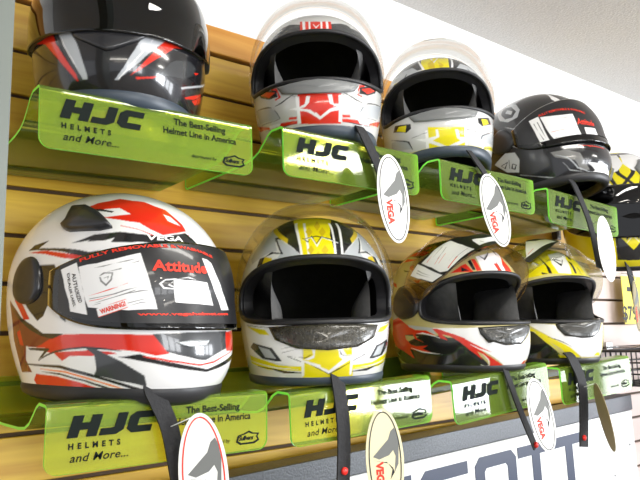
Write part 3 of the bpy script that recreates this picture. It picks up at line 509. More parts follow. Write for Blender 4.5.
TR['B','p']=[('D',[(-51.0,17.2),(-45.0,23.2),(-40.8,31.0),(-33.0,35.2),(-27.0,41.8),(-15.0,37.6),(-4.8,36.4),(5.4,35.8),(15.6,37.0),(27.6,40.6),(36.0,36.4),(48.6,37.0),(58.8,30.4),(66.6,22.6),(47.4,20.2),(35.4,22.0),(24.6,20.8),(15.0,21.4),(5.4,21.4),(-3.6,22.0),(-13.2,23.8),(-22.2,23.2),(-31.2,23.8),(-39.6,19.0)],0),('R',[(-15.6,43.6),(-4.8,41.2),(5.4,40.6),(16.2,41.2),(13.2,19.6),(4.2,19.6),(-4.2,20.2),(-12.6,20.8)],0),('W',[(-13.2,43.0),(-10.2,42.4),(-8.4,20.2),(-10.2,20.8)],0),('W',[(-6.6,41.8),(-4.8,41.2),(-4.2,20.2),(-5.4,20.2)],0),('W',[(5.4,40.6),(7.2,40.6),(5.4,19.6),(4.2,19.6)],0),('W',[(10.8,40.6),(13.2,41.2),(10.8,19.6),(9.0,19.6)],0),('W',[(-2.4,36.4),(0.6,29.8),(4.2,35.8),(4.2,36.4),(0.6,32.2),(-1.8,36.4)],0),('S',[(15.0,22.6),(23.4,26.8),(34.2,26.8),(46.8,25.0),(39.6,20.2),(30.0,19.6),(22.2,20.2)],1),('K',[(27.0,24.4),(34.2,20.2),(40.2,22.0),(35.4,21.4),(27.6,25.0)],1),('R',[(40.8,20.8),(49.8,23.8),(66.6,23.2),(51.0,19.6)],1),('K',[(25.2,40.0),(33.0,40.6),(36.6,37.6),(28.2,35.2)],1),('R',[(-17.4,-51.8),(-8.4,-54.2),(-0.0,-55.4),(9.0,-55.4),(18.6,-54.8),(18.6,-69.2),(18.6,-83.0),(19.2,-95.0),(9.6,-95.6),(0.6,-95.6),(-9.0,-95.0),(-18.0,-93.2),(-18.0,-80.6),(-17.4,-67.4)],0),('W',[(7.2,-57.2),(10.8,-57.2),(12.0,-70.4),(19.8,-71.0),(28.8,-70.4),(17.4,-78.2),(10.2,-80.6),(0.6,-90.2),(-4.2,-84.8),(-3.6,-80.6),(0.6,-86.6),(9.0,-77.0),(16.8,-74.6),(9.0,-70.4)],0),('W',[(-10.2,-58.4),(-7.2,-59.0),(-8.4,-68.0),(-12.0,-73.4),(-16.2,-74.6),(-7.8,-77.6),(-0.0,-87.2),(-0.0,-90.2),(-10.2,-80.0),(-18.0,-77.0),(-26.4,-72.8),(-16.2,-72.2),(-12.0,-69.2)],0),('W',[(16.2,-57.8),(19.2,-57.2),(19.2,-70.4),(19.2,-82.4),(19.8,-93.2),(16.8,-92.6),(16.8,-76.4)],1),('R',[(34.8,-36.8),(40.8,-33.8),(40.2,-36.8),(34.8,-44.0),(34.2,-51.8),(38.4,-52.4),(37.2,-54.8),(31.8,-53.0)],1),('K',[(35.4,-40.4),(59.4,-22.4),(54.6,-38.0),(43.8,-48.8),(34.8,-50.6)],1),('R',[(36.6,-42.8),(46.8,-35.0),(54.6,-34.4),(43.8,-46.4)],1),('K',[(20.4,-53.6),(31.8,-62.0),(41.4,-63.2),(32.4,-60.2),(21.0,-53.0)],1),('K',[(19.2,-57.8),(24.0,-53.0),(24.0,-52.4),(19.2,-57.2)],1),('K',[(41.4,-63.2),(45.6,-60.8),(69.0,-47.6),(69.0,-47.0),(46.2,-58.4),(41.4,-63.2)],1),('S',[(37.8,-71.0),(43.2,-63.2),(69.0,-48.2),(65.4,-70.4),(46.8,-78.8),(35.4,-80.6)],1),('K',[(36.0,-80.6),(38.4,-72.2),(41.4,-63.8),(37.8,-71.6),(35.4,-80.6)],1),('K',[(34.8,-81.8),(46.2,-80.6),(61.8,-75.2),(62.4,-74.0),(46.2,-80.0),(35.4,-81.2)],1),('R',[(19.8,-84.2),(27.0,-83.0),(27.6,-86.0),(20.4,-87.2)],1),('R',[(19.8,-89.0),(30.0,-87.8),(49.2,-86.0),(81.6,-61.4),(69.6,-78.8),(46.8,-89.6),(34.2,-92.0),(20.4,-92.6)],1),('W',[(36.0,-87.2),(50.4,-83.6),(49.8,-88.4),(37.8,-90.2)],1),('k',[(20.4,-92.6),(34.2,-93.2),(45.0,-91.4),(61.8,-84.8),(45.6,-90.2),(34.2,-91.4),(20.4,-92.6)],1),('R',[(79.8,-34.4),(79.2,-33.8),(79.2,-27.8),(79.8,-35.0),(79.8,-38.0)],1)]
TR['C','p']=[('D',[(-64.2,41.8),(-51.6,53.2),(-39.0,60.4),(-21.6,64.0),(-5.4,64.6),(12.0,63.4),(26.4,59.2),(39.6,51.4),(48.6,41.8),(54.6,32.8),(59.4,22.6),(44.4,22.0),(34.8,25.0),(22.8,25.0),(12.6,27.4),(1.8,27.4),(-8.4,28.6),(-19.2,31.0),(-30.6,31.0),(-44.4,34.6)],0),('Y',[(-20.4,64.0),(-6.0,64.6),(9.0,64.0),(22.2,61.0),(14.4,40.6),(10.8,23.2),(1.8,23.8),(-7.8,25.6),(-16.8,28.0),(-19.2,49.6)],0),('W',[(-7.2,61.6),(-3.6,39.4),(5.4,55.0),(5.4,56.2),(-3.0,43.0),(-6.6,64.6)],0),('K',[(-13.8,64.6),(-0.6,58.0),(12.0,50.2),(12.0,50.8),(1.2,64.6),(-13.8,64.6)],0),('y',[(-10.8,40.0),(-3.6,49.0),(-3.0,28.6),(-9.6,29.8)],0),('y',[(1.8,43.6),(7.2,34.0),(1.8,26.2)],0),('W',[(24.6,59.8),(26.4,59.2),(15.0,25.0),(12.6,25.0)],1),('S',[(19.2,27.4),(28.8,39.4),(45.0,39.4),(55.8,29.8),(27.6,23.2)],1),('Y',[(39.0,22.6),(51.0,27.4),(51.6,19.0),(42.0,17.8)],1),('K',[(34.2,31.0),(36.6,22.0),(57.6,25.6),(58.2,26.2),(38.4,24.4),(34.8,31.6)],1),('Y',[(-18.0,-64.4),(-9.0,-67.4),(-0.0,-69.2),(9.0,-69.8),(18.0,-69.8),(18.6,-87.2),(19.8,-100.4),(9.6,-100.4),(-0.6,-100.4),(-10.2,-100.4),(-19.8,-100.4),(-18.6,-83.6)],0),('W',[(8.4,-73.4),(11.4,-73.4),(13.2,-84.8),(31.2,-84.8),(18.6,-92.6),(9.0,-98.0),(-0.0,-100.4),(-7.8,-96.8),(-19.8,-89.0),(-31.8,-78.8),(-20.4,-82.4),(-10.8,-81.2),(-10.8,-70.4),(-8.4,-71.0),(-7.8,-83.0),(-15.0,-87.2),(-0.0,-98.0),(14.4,-90.2),(10.2,-86.6)],0),('W',[(18.6,-69.8),(21.0,-69.2),(21.6,-84.8),(22.8,-98.6),(19.8,-99.2),(18.6,-85.4)],1),('K',[(33.6,-50.0),(51.6,-38.6),(55.8,-47.6),(39.6,-62.0),(34.2,-58.4)],1),('Y',[(38.4,-49.4),(47.4,-44.6),(51.0,-50.0),(40.8,-60.2)],1),('K',[(19.2,-73.4),(36.0,-75.2),(36.0,-74.6),(19.2,-72.8)],1),('S',[(36.6,-90.8),(40.2,-77.6),(51.0,-66.8),(63.0,-60.8),(68.4,-76.4)],1),('K',[(37.2,-92.0),(40.8,-78.2),(63.0,-56.0),(62.4,-56.0),(39.0,-77.6),(36.6,-92.0)],1),('Y',[(21.0,-96.8),(37.8,-95.6),(73.8,-77.0),(75.0,-82.4),(38.4,-100.4),(21.0,-100.4)],1),('k',[(21.0,-100.4),(37.8,-99.2),(74.4,-80.0),(73.8,-80.0),(37.8,-97.4),(21.0,-100.4)],1)]
TR['H','p']=[('K',[(-124.8,60.4),(-117.6,74.2),(-106.2,81.4),(-79.2,86.8),(-42.0,89.2),(-7.2,86.2),(15.6,81.4),(27.6,72.4),(-6.6,52.0),(-21.0,54.4),(-33.6,57.4),(-45.6,58.6),(-57.6,60.4),(-70.2,54.4),(-83.4,49.6)],0),('R',[(-127.2,50.2),(-124.2,61.0),(-83.4,60.4),(-70.2,56.8),(-77.4,52.0),(-103.8,55.0),(-126.0,50.8)],0),('R',[(-122.4,65.8),(-97.2,74.8),(-70.2,65.8),(-78.0,61.0),(-117.0,71.2)],0),('R',[(-127.2,49.0),(-106.8,52.0),(-84.0,47.2),(-104.4,47.2)],0),('R',[(-17.4,87.4),(16.8,81.4),(16.2,80.8),(-25.2,74.8)],0),('R',[(-92.4,39.4),(-86.4,40.6),(-83.4,32.2),(-87.6,34.6)],0),('K',[(-101.4,37.0),(-88.2,33.4),(-96.6,34.0)],0),('R',[(-118.2,26.2),(-106.2,22.6),(-103.2,18.4),(-109.8,20.2)],0),('R',[(-82.2,23.8),(-72.6,22.6),(-75.6,19.0)],0),('K',[(-108.0,7.6),(-100.2,17.8),(-83.4,20.8),(-72.6,20.2),(-63.6,20.2),(-58.2,12.4),(-56.4,-3.2),(-64.2,-2.0),(-72.0,-1.4),(-81.6,-0.2),(-93.0,1.0),(-106.8,1.6)],0),('W',[(-18.0,44.8),(-0.6,49.0),(34.8,55.0),(13.8,38.2),(10.2,25.6),(-4.8,26.8),(-17.4,28.0)],0),('R',[(-46.2,26.8),(-35.4,34.6),(-31.2,36.4),(-25.8,26.8),(-39.0,27.4)],0),('R',[(-24.6,41.8),(-20.4,41.8),(-18.0,28.6),(-22.8,28.0)],0),('K',[(-36.0,32.8),(-29.4,28.6),(-36.6,28.0)],0),('K',[(-28.8,38.8),(-25.2,41.2),(-23.4,29.2),(-26.4,29.2)],0),('K',[(-13.8,46.6),(-9.0,40.0),(6.6,51.4),(5.4,51.4),(-8.4,42.4),(-13.2,46.6)],0),('S',[(-10.8,46.6),(-9.0,41.8),(4.8,51.4),(4.2,51.4),(-8.4,43.6),(-10.8,46.6)],0),('R',[(-0.0,36.4),(4.8,37.0),(5.4,26.8),(1.2,27.4)],0),('R',[(30.0,51.4),(21.6,40.6),(22.8,28.0),(12.0,27.4),(12.0,35.2)],0),('K',[(4.8,37.6),(5.4,26.8),(6.0,27.4),(6.0,38.2)],0),('K',[(19.2,54.4),(16.8,47.8),(19.2,48.4),(23.4,55.6)],0),('W',[(-89.4,-31.4),(-76.2,-35.0),(-64.8,-38.0),(-56.4,-38.6),(-48.0,-39.2),(-40.2,-39.8),(-30.6,-39.2),(-26.4,-60.2),(-18.6,-61.4),(-10.2,-62.6),(-0.0,-64.4),(12.6,-65.6),(37.8,-41.0),(30.6,-58.4),(36.0,-76.4),(35.4,-91.4),(36.0,-100.4),(12.0,-100.4),(-4.2,-99.8),(-21.6,-82.4),(-29.4,-74.6),(-36.6,-66.2),(-42.6,-57.8),(-48.6,-49.4),(-55.2,-46.4),(-62.4,-42.8),(-70.2,-39.2),(-79.2,-35.6)],0),('K',[(-98.4,-47.6),(-81.0,-46.4),(-72.0,-48.2),(-64.2,-50.6),(-58.2,-49.4),(-50.4,-57.8),(-43.2,-66.8),(-43.2,-80.6),(-43.2,-95.0),(-50.4,-95.0),(-57.6,-95.0),(-66.0,-95.6),(-74.4,-95.6),(-84.6,-96.2),(-99.0,-96.8),(-115.8,-89.6),(-129.6,-78.8),(-111.6,-83.6),(-94.8,-86.0),(-83.4,-88.4),(-74.4,-90.8),(-66.0,-93.8),(-58.2,-96.2),(-51.0,-98.6),(-51.0,-84.8),(-50.4,-71.0),(-49.2,-57.2),(-57.0,-55.4),(-65.4,-53.6),(-74.4,-51.8),(-85.2,-49.4)],0),('K',[(-77.4,-50.0),(-67.2,-51.2),(-57.6,-53.0),(-49.2,-54.2),(-42.6,-65.0),(-37.8,-73.4),(-31.8,-81.8),(-21.6,-97.4),(-21.0,-100.4),(-30.0,-100.4),(-38.4,-100.4),(-46.8,-100.4),(-54.6,-100.4),(-63.6,-100.4),(-73.2,-99.2),(-84.6,-99.2),(-99.6,-98.6),(-114.0,-81.2),(-130.2,-69.8),(-100.2,-62.6),(-87.6,-56.0)],0),('R',[(-111.0,-21.8),(-100.8,-18.8),(-88.2,-33.8),(-81.6,-40.4),(-70.8,-41.6),(-63.0,-50.0),(-70.2,-46.4),(-82.8,-47.0),(-81.0,-54.2),(-75.0,-60.2),(-83.4,-54.2),(-85.2,-47.0),(-94.8,-47.6),(-94.8,-53.6),(-88.8,-63.8),(-83.4,-66.2),(-72.0,-65.0),(-77.4,-69.8),(-69.0,-77.0),(-60.6,-78.8),(-69.0,-77.0),(-78.0,-74.6),(-91.8,-70.4),(-88.2,-86.0),(-102.6,-74.0),(-130.2,-59.6),(-116.4,-41.0)],0),('S',[(-89.4,-31.4),(-76.2,-35.0),(-64.8,-38.0),(-63.0,-48.8),(-70.8,-41.0),(-81.6,-39.2),(-88.2,-35.0)],0),('R',[(-65.4,-39.2),(-61.2,-39.2),(-54.6,-44.6),(-48.0,-49.4),(-42.0,-54.8),(-42.6,-65.0),(-52.8,-51.2),(-58.2,-48.2),(-54.6,-57.8),(-60.6,-53.6),(-61.8,-47.0)],0),('W',[(-81.0,-46.4),(-75.0,-46.4),(-64.2,-51.2),(-60.6,-54.2),(-60.6,-53.6),(-64.2,-50.0),(-74.4,-44.6),(-81.0,-46.4)],0),('W',[(-57.6,-48.8),(-54.6,-57.8),(-57.6,-48.8)],0),('W',[(-91.2,-68.0),(-78.6,-75.8),(-69.0,-77.6),(-60.6,-78.8),(-69.0,-76.4),(-78.0,-74.0),(-91.2,-68.0)],0),('S',[(-73.8,-69.2),(-66.0,-81.8),(-73.8,-69.2)],0),('R',[(-48.6,-48.8),(-43.8,-53.6),(-36.0,-63.2),(-29.4,-70.4),(-21.6,-77.0),(-33.6,-69.8),(-25.8,-80.6),(-16.8,-89.6),(-4.2,-99.8),(-21.6,-98.6),(-22.8,-90.2),(-28.2,-80.6),(-34.2,-74.6),(-29.4,-87.8),(-39.6,-72.8),(-46.2,-60.2),(-49.2,-54.2)],0),('W',[(-39.0,-64.4),(-31.8,-72.8),(-21.6,-77.0),(-31.8,-71.0),(-39.0,-63.8)],0),('W',[(-30.6,-94.4),(-25.8,-98.6),(-22.2,-96.8),(-24.0,-87.8),(-30.0,-78.2),(-30.0,-78.8),(-24.6,-88.4),(-22.8,-96.2),(-25.8,-97.4),(-30.6,-94.4)],0),('R',[(18.0,-98.0),(21.6,-92.0),(35.4,-90.2),(36.0,-99.2)],0),('S',[(-112.8,2.2),(-105.6,1.6),(-98.4,-17.6),(-111.0,-21.8),(-112.8,-13.4)],0)]
TR['H','vent']=[('D',[(-30.6,-39.2),(-30.0,-48.8),(-25.2,-62.0),(-22.2,-60.2),(-9.6,-66.2),(9.0,-65.6),(13.8,-60.8),(30.6,-41.0),(30.0,-36.2),(10.2,-36.8),(-2.4,-37.4),(-13.2,-38.0),(-22.2,-38.6)],0)]
TR['H','v']=[('W',[(-58.8,8.2),(-52.2,7.6),(-45.0,8.8),(-36.6,8.2),(-31.2,7.6),(-27.0,-7.4),(-24.0,-28.4),(-37.2,-32.0),(-44.4,-34.4),(-51.0,-35.0),(-54.6,-26.6),(-55.8,-7.4)],0),('W',[(-61.2,11.8),(-58.8,0.4),(-57.0,-17.0),(-55.2,-33.8),(-63.0,-27.2),(-66.6,-6.2),(-71.4,10.6)],0),('W',[(-16.8,-5.0),(-7.8,-2.0),(-14.4,-18.2),(-16.2,-15.2)],0),('W',[(-16.2,-2.0),(-5.4,-1.4),(10.8,4.6),(6.6,-8.0),(-16.8,-22.4)],0),('o',[(-48.0,5.2),(-55.8,4.0),(-55.8,3.4),(-48.0,5.2)],0),('o',[(-46.2,-3.2),(-52.8,-7.4),(-52.8,-8.0),(-46.2,-3.8)],0),('o',[(-41.4,-5.0),(-50.4,-11.6),(-50.4,-12.2),(-41.4,-5.6)],0),('g',[(-39.6,5.8),(-51.6,2.2),(-39.6,5.2)],0),('g',[(-37.8,2.8),(-49.2,-3.8),(-49.2,-4.4),(-37.2,2.8)],0),('o',[(-37.8,-24.2),(-49.2,-30.8),(-49.2,-32.6),(-37.8,-25.4)],0),('g',[(-62.4,7.0),(-57.6,-18.2),(-62.4,7.0)],0),('g',[(-64.8,6.4),(-60.0,-20.0),(-64.2,6.4)],0),('g',[(-66.6,5.8),(-61.2,-20.6),(-66.0,5.8)],0),('o',[(-32.4,-35.6),(-22.2,-35.6),(-1.8,-28.4),(-1.2,-27.2),(-21.0,-32.6),(-32.4,-35.0)],0),('g',[(-11.4,-9.8),(-9.0,-14.6),(-8.4,-13.4),(-10.8,-8.6)],0),('g',[(-29.4,-11.0),(-37.2,-17.6),(-44.4,-21.8),(-45.0,-22.4),(-37.2,-17.6),(-29.4,-11.0)],0),('g',[(-27.0,-20.0),(-40.2,-24.8),(-40.2,-25.4),(-27.0,-20.6)],0)]
TR['H','lab']=[('K',[(-71.4,10.6),(-61.2,13.0),(-52.8,10.0),(-45.0,9.4),(-37.8,8.8),(-30.0,9.4),(-16.2,5.2),(-1.8,7.0),(16.2,10.6),(19.8,6.4),(1.8,-21.2),(-15.0,-32.6),(-25.2,-33.2),(-34.2,-36.8),(-41.4,-36.2),(-49.8,-38.0),(-54.6,-36.2),(-63.6,-30.2),(-67.2,-7.4)],0)]
TR['I','p']=[('Y',[(-48.0,52.0),(-33.6,68.8),(19.8,83.2),(33.0,70.6),(39.0,56.8),(27.6,41.8),(27.6,28.6),(10.2,28.6),(-1.8,29.2),(-12.6,30.4),(-22.8,31.0),(-35.4,28.6),(-48.0,26.8),(-47.4,38.2)],0),('W',[(-13.2,60.4),(34.2,70.0),(12.0,52.0),(2.4,30.4),(-13.2,31.6),(-16.2,44.8)],0),('K',[(-31.2,56.8),(-27.6,53.8),(-21.0,38.8),(-20.4,31.0),(-24.0,31.6),(-24.6,41.2),(-28.2,50.2)],0),('K',[(-37.2,48.4),(-31.8,43.6),(-34.2,42.4)],0),('K',[(-31.2,33.4),(-24.0,31.0),(-31.2,30.4)],0),('K',[(33.6,72.4),(36.0,62.8),(22.2,50.2),(19.2,52.6),(27.0,63.4)],0),('K',[(12.0,49.6),(15.0,45.4),(11.4,31.6),(7.8,31.0)],0),('K',[(18.0,38.8),(18.0,31.0),(18.6,31.0),(19.2,39.4)],0),('K',[(-20.4,49.6),(-7.2,49.6),(1.8,47.2),(2.4,47.2),(-6.0,51.4),(-20.4,50.2)],0),('K',[(-11.4,49.0),(-5.4,40.0),(4.8,50.8),(3.6,50.8),(-3.0,43.6),(-10.2,49.6)],0),('W',[(-9.0,49.0),(-4.8,44.2),(3.0,50.8),(-3.6,46.0),(-8.4,49.6)],0),('W',[(-52.2,-32.6),(-44.4,-34.4),(-36.6,-36.2),(-28.8,-38.0),(-21.0,-56.6),(-10.8,-57.8),(0.6,-59.0),(15.0,-60.2),(38.4,-33.8),(30.0,-52.4),(28.2,-70.4),(35.4,-95.6),(12.0,-95.0),(-1.2,-94.4),(-19.8,-75.8),(-27.6,-66.8),(-34.2,-58.4),(-40.8,-49.4),(-47.4,-40.4)],0),('K',[(-53.4,-42.2),(-46.8,-50.0),(-38.4,-68.0),(-27.0,-87.2),(-24.0,-95.0),(-13.2,-95.0),(-1.2,-95.6),(0.6,-100.4),(-11.4,-100.4),(-21.6,-100.4),(-31.2,-100.4),(-40.2,-100.4),(-49.2,-100.4),(-58.2,-100.4),(-57.6,-81.8),(-55.8,-62.0)],0),('Y',[(-53.4,-40.4),(-47.4,-44.0),(-36.0,-56.6),(-27.0,-66.8),(-16.8,-77.0),(-3.0,-94.4),(-15.0,-94.4),(-25.2,-95.0),(-27.6,-89.6),(-22.2,-91.4),(-20.4,-87.8),(-26.4,-77.6),(-34.8,-68.0),(-27.6,-82.4),(-38.4,-68.0),(-46.8,-48.8),(-54.0,-46.4)],0),('k',[(-36.0,-59.0),(-25.8,-66.8),(-15.6,-75.8),(-15.0,-75.8),(-25.8,-65.0),(-36.0,-58.4)],0),('W',[(-46.8,-49.4),(-41.4,-54.2),(-46.8,-48.8)],0),('Y',[(17.4,-93.2),(20.4,-87.8),(27.6,-87.8),(33.6,-94.4)],0)]
TR['I','vent']=[('D',[(-27.0,-36.8),(-26.4,-44.0),(-21.0,-56.6),(-4.2,-61.4),(10.8,-60.8),(21.0,-51.8),(29.4,-33.8),(29.4,-28.4),(9.0,-30.8),(-4.8,-33.2),(-16.8,-35.0)],0)]
TR['I','v']=[('W',[(-23.4,28.0),(-15.6,20.2),(-2.4,21.4),(3.0,12.4),(-20.4,2.8),(-34.2,-3.2),(-38.4,-3.8)],0),('o',[(-26.4,5.2),(-34.2,1.0),(-34.2,0.4),(-26.4,4.6)],0)]
TR['I','lab']=[('K',[(-17.4,38.2),(-7.8,32.2),(3.0,28.0),(15.0,18.4),(-13.8,-2.6),(-25.2,-12.8),(-34.8,-18.2),(-39.0,-18.2),(-40.2,-9.2),(-33.0,8.2)],0)]
TR['A','p']=[('R',[(-55.2,-32.0),(-43.8,-35.6),(-36.0,-34.4),(-33.0,-36.8),(-31.2,-47.0),(-27.6,-57.8),(-24.6,-66.8),(-21.6,-75.2),(-18.6,-83.0),(-17.4,-89.6),(-18.6,-89.0),(-22.2,-81.8),(-26.4,-73.4),(-30.0,-65.0),(-34.8,-54.8),(-40.2,-42.8),(-43.2,-39.8)],0),('D',[(-33.0,-36.2),(-30.6,-35.0),(-27.0,-46.4),(-24.6,-56.6),(-21.6,-66.2),(-19.2,-74.6),(-17.4,-82.4),(-14.4,-89.6),(-16.8,-89.6),(-19.2,-80.6),(-22.2,-71.6),(-25.2,-60.8),(-28.8,-48.8)],0),('S',[(-30.6,-33.2),(-21.6,-35.6),(-17.4,-50.0),(-15.0,-62.6),(-13.2,-74.0),(-11.4,-84.2),(-11.4,-88.4),(-14.4,-88.4),(-17.4,-79.4),(-20.4,-69.8),(-23.4,-58.4),(-27.0,-45.2)],0),('W',[(-28.8,-34.4),(-25.8,-51.8),(-22.8,-62.0),(-19.8,-71.0),(-16.8,-79.4),(-14.4,-87.2),(-16.8,-79.4),(-19.2,-70.4),(-22.2,-61.4),(-25.2,-51.2),(-28.8,-34.4)],0),('S',[(24.6,-34.4),(31.2,-30.8),(37.8,-29.6),(33.0,-40.4),(28.8,-49.4),(24.6,-59.0),(21.0,-67.4),(16.8,-74.6),(12.6,-81.8),(7.8,-87.8),(6.0,-88.4),(12.0,-74.6),(14.4,-65.6),(17.4,-55.4),(19.8,-44.6)],0),('W',[(28.8,-33.2),(25.2,-45.8),(21.0,-58.4),(16.8,-69.2),(12.6,-78.8),(7.8,-87.8),(8.4,-87.8),(13.2,-79.4),(17.4,-69.8),(21.6,-59.0),(25.2,-46.4),(29.4,-33.2)],0),('R',[(36.6,-30.2),(45.6,-26.0),(53.4,-25.4),(63.6,-22.4),(72.6,-21.2),(52.8,-30.8),(41.4,-39.2),(34.8,-53.0),(28.2,-64.4),(22.2,-74.6),(15.6,-83.0),(22.2,-70.4),(28.8,-53.0),(32.4,-42.2)],0),('R',[(18.6,-83.6),(24.6,-81.8),(30.6,-78.8),(34.2,-76.4),(29.4,-81.2),(19.8,-85.4)],0),('D',[(33.6,-76.4),(39.6,-59.0),(43.8,-52.4),(55.8,-43.4),(63.6,-44.0),(61.2,-54.8),(52.2,-68.0),(40.8,-72.2)],0),('S',[(51.0,-77.6),(61.8,-67.4),(81.0,-47.6),(94.8,-32.6),(95.4,-36.2),(64.2,-67.4),(52.2,-78.8)],0),('R',[(56.4,-84.8),(81.0,-59.6),(81.0,-63.8),(67.2,-78.8),(57.6,-85.4)],0),('R',[(65.4,-81.8),(83.4,-61.4),(85.2,-68.0),(72.0,-81.2)],0),('R',[(61.8,-51.2),(69.6,-44.0),(64.2,-51.8)],0)]
TR['A','vent']=[('D',[(-20.4,-35.0),(-14.4,-36.2),(-9.0,-36.2),(-3.6,-35.6),(-0.0,-33.2),(5.4,-33.2),(10.8,-32.6),(16.2,-32.0),(25.2,-35.6),(16.8,-47.0),(10.8,-53.0),(4.2,-58.4),(0.6,-59.6),(-4.2,-56.0),(-9.6,-51.8),(-15.0,-47.0),(-19.2,-42.2)],0)]
TR['D','p']=[('W',[(-31.8,67.6),(-32.4,48.4),(-29.4,35.8),(-23.4,27.4),(-15.0,17.8),(-31.8,17.2),(-35.4,28.0),(-39.0,40.6)],0),('S',[(-106.8,48.4),(-115.2,67.0),(-102.6,71.8),(-79.2,52.6),(-75.0,37.0),(-78.6,26.2),(-89.4,25.0),(-99.0,32.8)],0),('K',[(-99.0,43.6),(-100.8,58.0),(-86.4,51.4),(-79.2,37.0),(-84.0,29.2),(-92.4,31.6)],0),('S',[(-93.6,42.4),(-91.2,47.8),(-83.4,40.0),(-85.2,34.6)],0),('S',[(-93.0,19.6),(-81.6,9.4),(-80.4,-5.6),(-84.6,-16.4),(-93.6,-4.4),(-93.6,-5.0),(-84.6,-19.4),(-79.2,-6.8),(-80.4,10.0),(-93.0,20.2)],0),('k',[(-96.0,17.8),(-83.4,9.4),(-82.8,-3.2),(-91.2,-6.8),(-97.2,5.8)],0),('S',[(-112.2,-31.4),(-97.8,-19.4),(-88.2,-25.4),(-85.8,-42.8),(-89.4,-65.6),(-101.4,-56.6)],0),('K',[(-105.6,-40.4),(-98.4,-39.2),(-102.6,-46.4),(-105.0,-39.8),(-105.6,-40.4),(-102.0,-49.4),(-97.2,-37.4),(-105.6,-39.2)],0),('K',[(-96.0,-34.4),(-97.8,-51.8),(-97.2,-51.8),(-95.4,-35.0)],0),('K',[(-93.6,-45.2),(-90.6,-50.0),(-93.0,-55.4),(-94.2,-52.4),(-93.0,-44.6),(-93.6,-44.6),(-96.0,-52.4),(-92.4,-58.4),(-89.4,-50.0),(-93.0,-44.6)],0),('g',[(-60.0,-48.2),(-48.0,-50.0),(-36.6,-60.2),(-33.6,-80.0),(-27.0,-93.2),(-37.8,-92.0),(-42.6,-72.8),(-50.4,-66.8),(-57.6,-59.6)],0),('S',[(-57.0,-55.4),(-48.6,-66.2),(-40.8,-87.8),(-29.4,-95.6),(-13.2,-100.4),(-29.4,-94.4),(-40.2,-86.0),(-48.0,-64.4),(-57.0,-54.8)],0),('W',[(-30.6,-80.0),(-4.8,-83.6),(21.0,-98.0),(28.2,-100.4),(-12.0,-100.4),(-25.2,-100.4),(-19.8,-93.8)],0),('K',[(-27.0,-93.8),(-8.4,-100.4),(0.6,-95.6),(-0.0,-95.0),(-8.4,-99.2),(-27.0,-93.2)],0),('S',[(-89.4,-71.0),(-79.8,-80.6),(-70.2,-89.6),(-60.6,-97.4),(-52.2,-100.4),(-43.8,-100.4),(-34.8,-100.4),(-24.0,-100.4),(-7.2,-100.4),(-27.0,-100.4),(-39.6,-100.4),(-49.8,-100.4),(-60.6,-95.6),(-70.2,-88.4),(-79.8,-80.0),(-89.4,-70.4)],0),('S',[(-54.6,-66.8),(-47.4,-89.6),(-31.8,-96.8),(-47.4,-87.8),(-54.6,-66.8)],0)]
TR['D','v']=[('W',[(-69.0,13.0),(-60.6,14.8),(-59.4,2.8),(-58.2,-13.4),(-57.0,-32.0),(-64.8,-24.2),(-66.6,-1.4)],0),('W',[(-59.4,13.6),(-51.0,11.8),(-41.4,10.6),(-31.2,10.6),(-30.6,-1.4),(-30.0,-21.2),(-30.6,-41.0),(-45.0,-37.4),(-51.6,-38.0),(-55.2,-17.0),(-57.6,1.6)],0),('W',[(-23.4,-9.8),(-7.8,-9.8),(-9.0,-39.8),(-25.2,-37.4)],0),('o',[(-56.4,5.2),(-48.6,5.2),(-39.6,5.8),(-48.6,5.2),(-56.4,5.2)],0),('o',[(-54.0,-11.0),(-41.4,-10.4),(-41.4,-9.8),(-54.0,-10.4)],0),('o',[(-52.2,-33.8),(-41.4,-31.4),(-41.4,-30.2),(-52.2,-32.6)],0),('g',[(-56.4,7.6),(-47.4,7.0),(-37.2,7.0),(-37.2,7.6),(-47.4,7.0),(-56.4,7.6)],0),('g',[(-51.6,-0.2),(-43.8,-0.2),(-35.4,0.4),(-43.8,-0.2),(-51.6,-0.2)],0),('g',[(-54.0,-17.6),(-44.4,-17.6),(-33.0,-14.6),(-44.4,-17.0),(-54.0,-17.6)],0),('g',[(-52.8,-23.6),(-43.2,-24.8),(-32.4,-24.2),(-32.4,-23.6),(-43.2,-24.2),(-52.8,-23.0)],0),('k',[(-66.0,8.2),(-63.6,-3.8),(-61.8,-21.8),(-61.2,-21.2),(-63.6,-3.8),(-65.4,8.2)],0),('k',[(-63.0,8.8),(-61.2,-3.2),(-59.4,-20.6),(-60.6,-3.2),(-62.4,8.8)],0)]
TR['D','t']=[('FULLY REMOVABLE & WASHABLE',(-60.0,13.6),(-16.2,10.0),(-60.0,16.6),4),('Attitude',(-30.0,-3.8),(-8.4,-5.6),(-29.4,5.2),0),('www.vegahelmet.com',(-39.0,-47.0),(-10.8,-54.8),(-38.4,-43.4),0)]
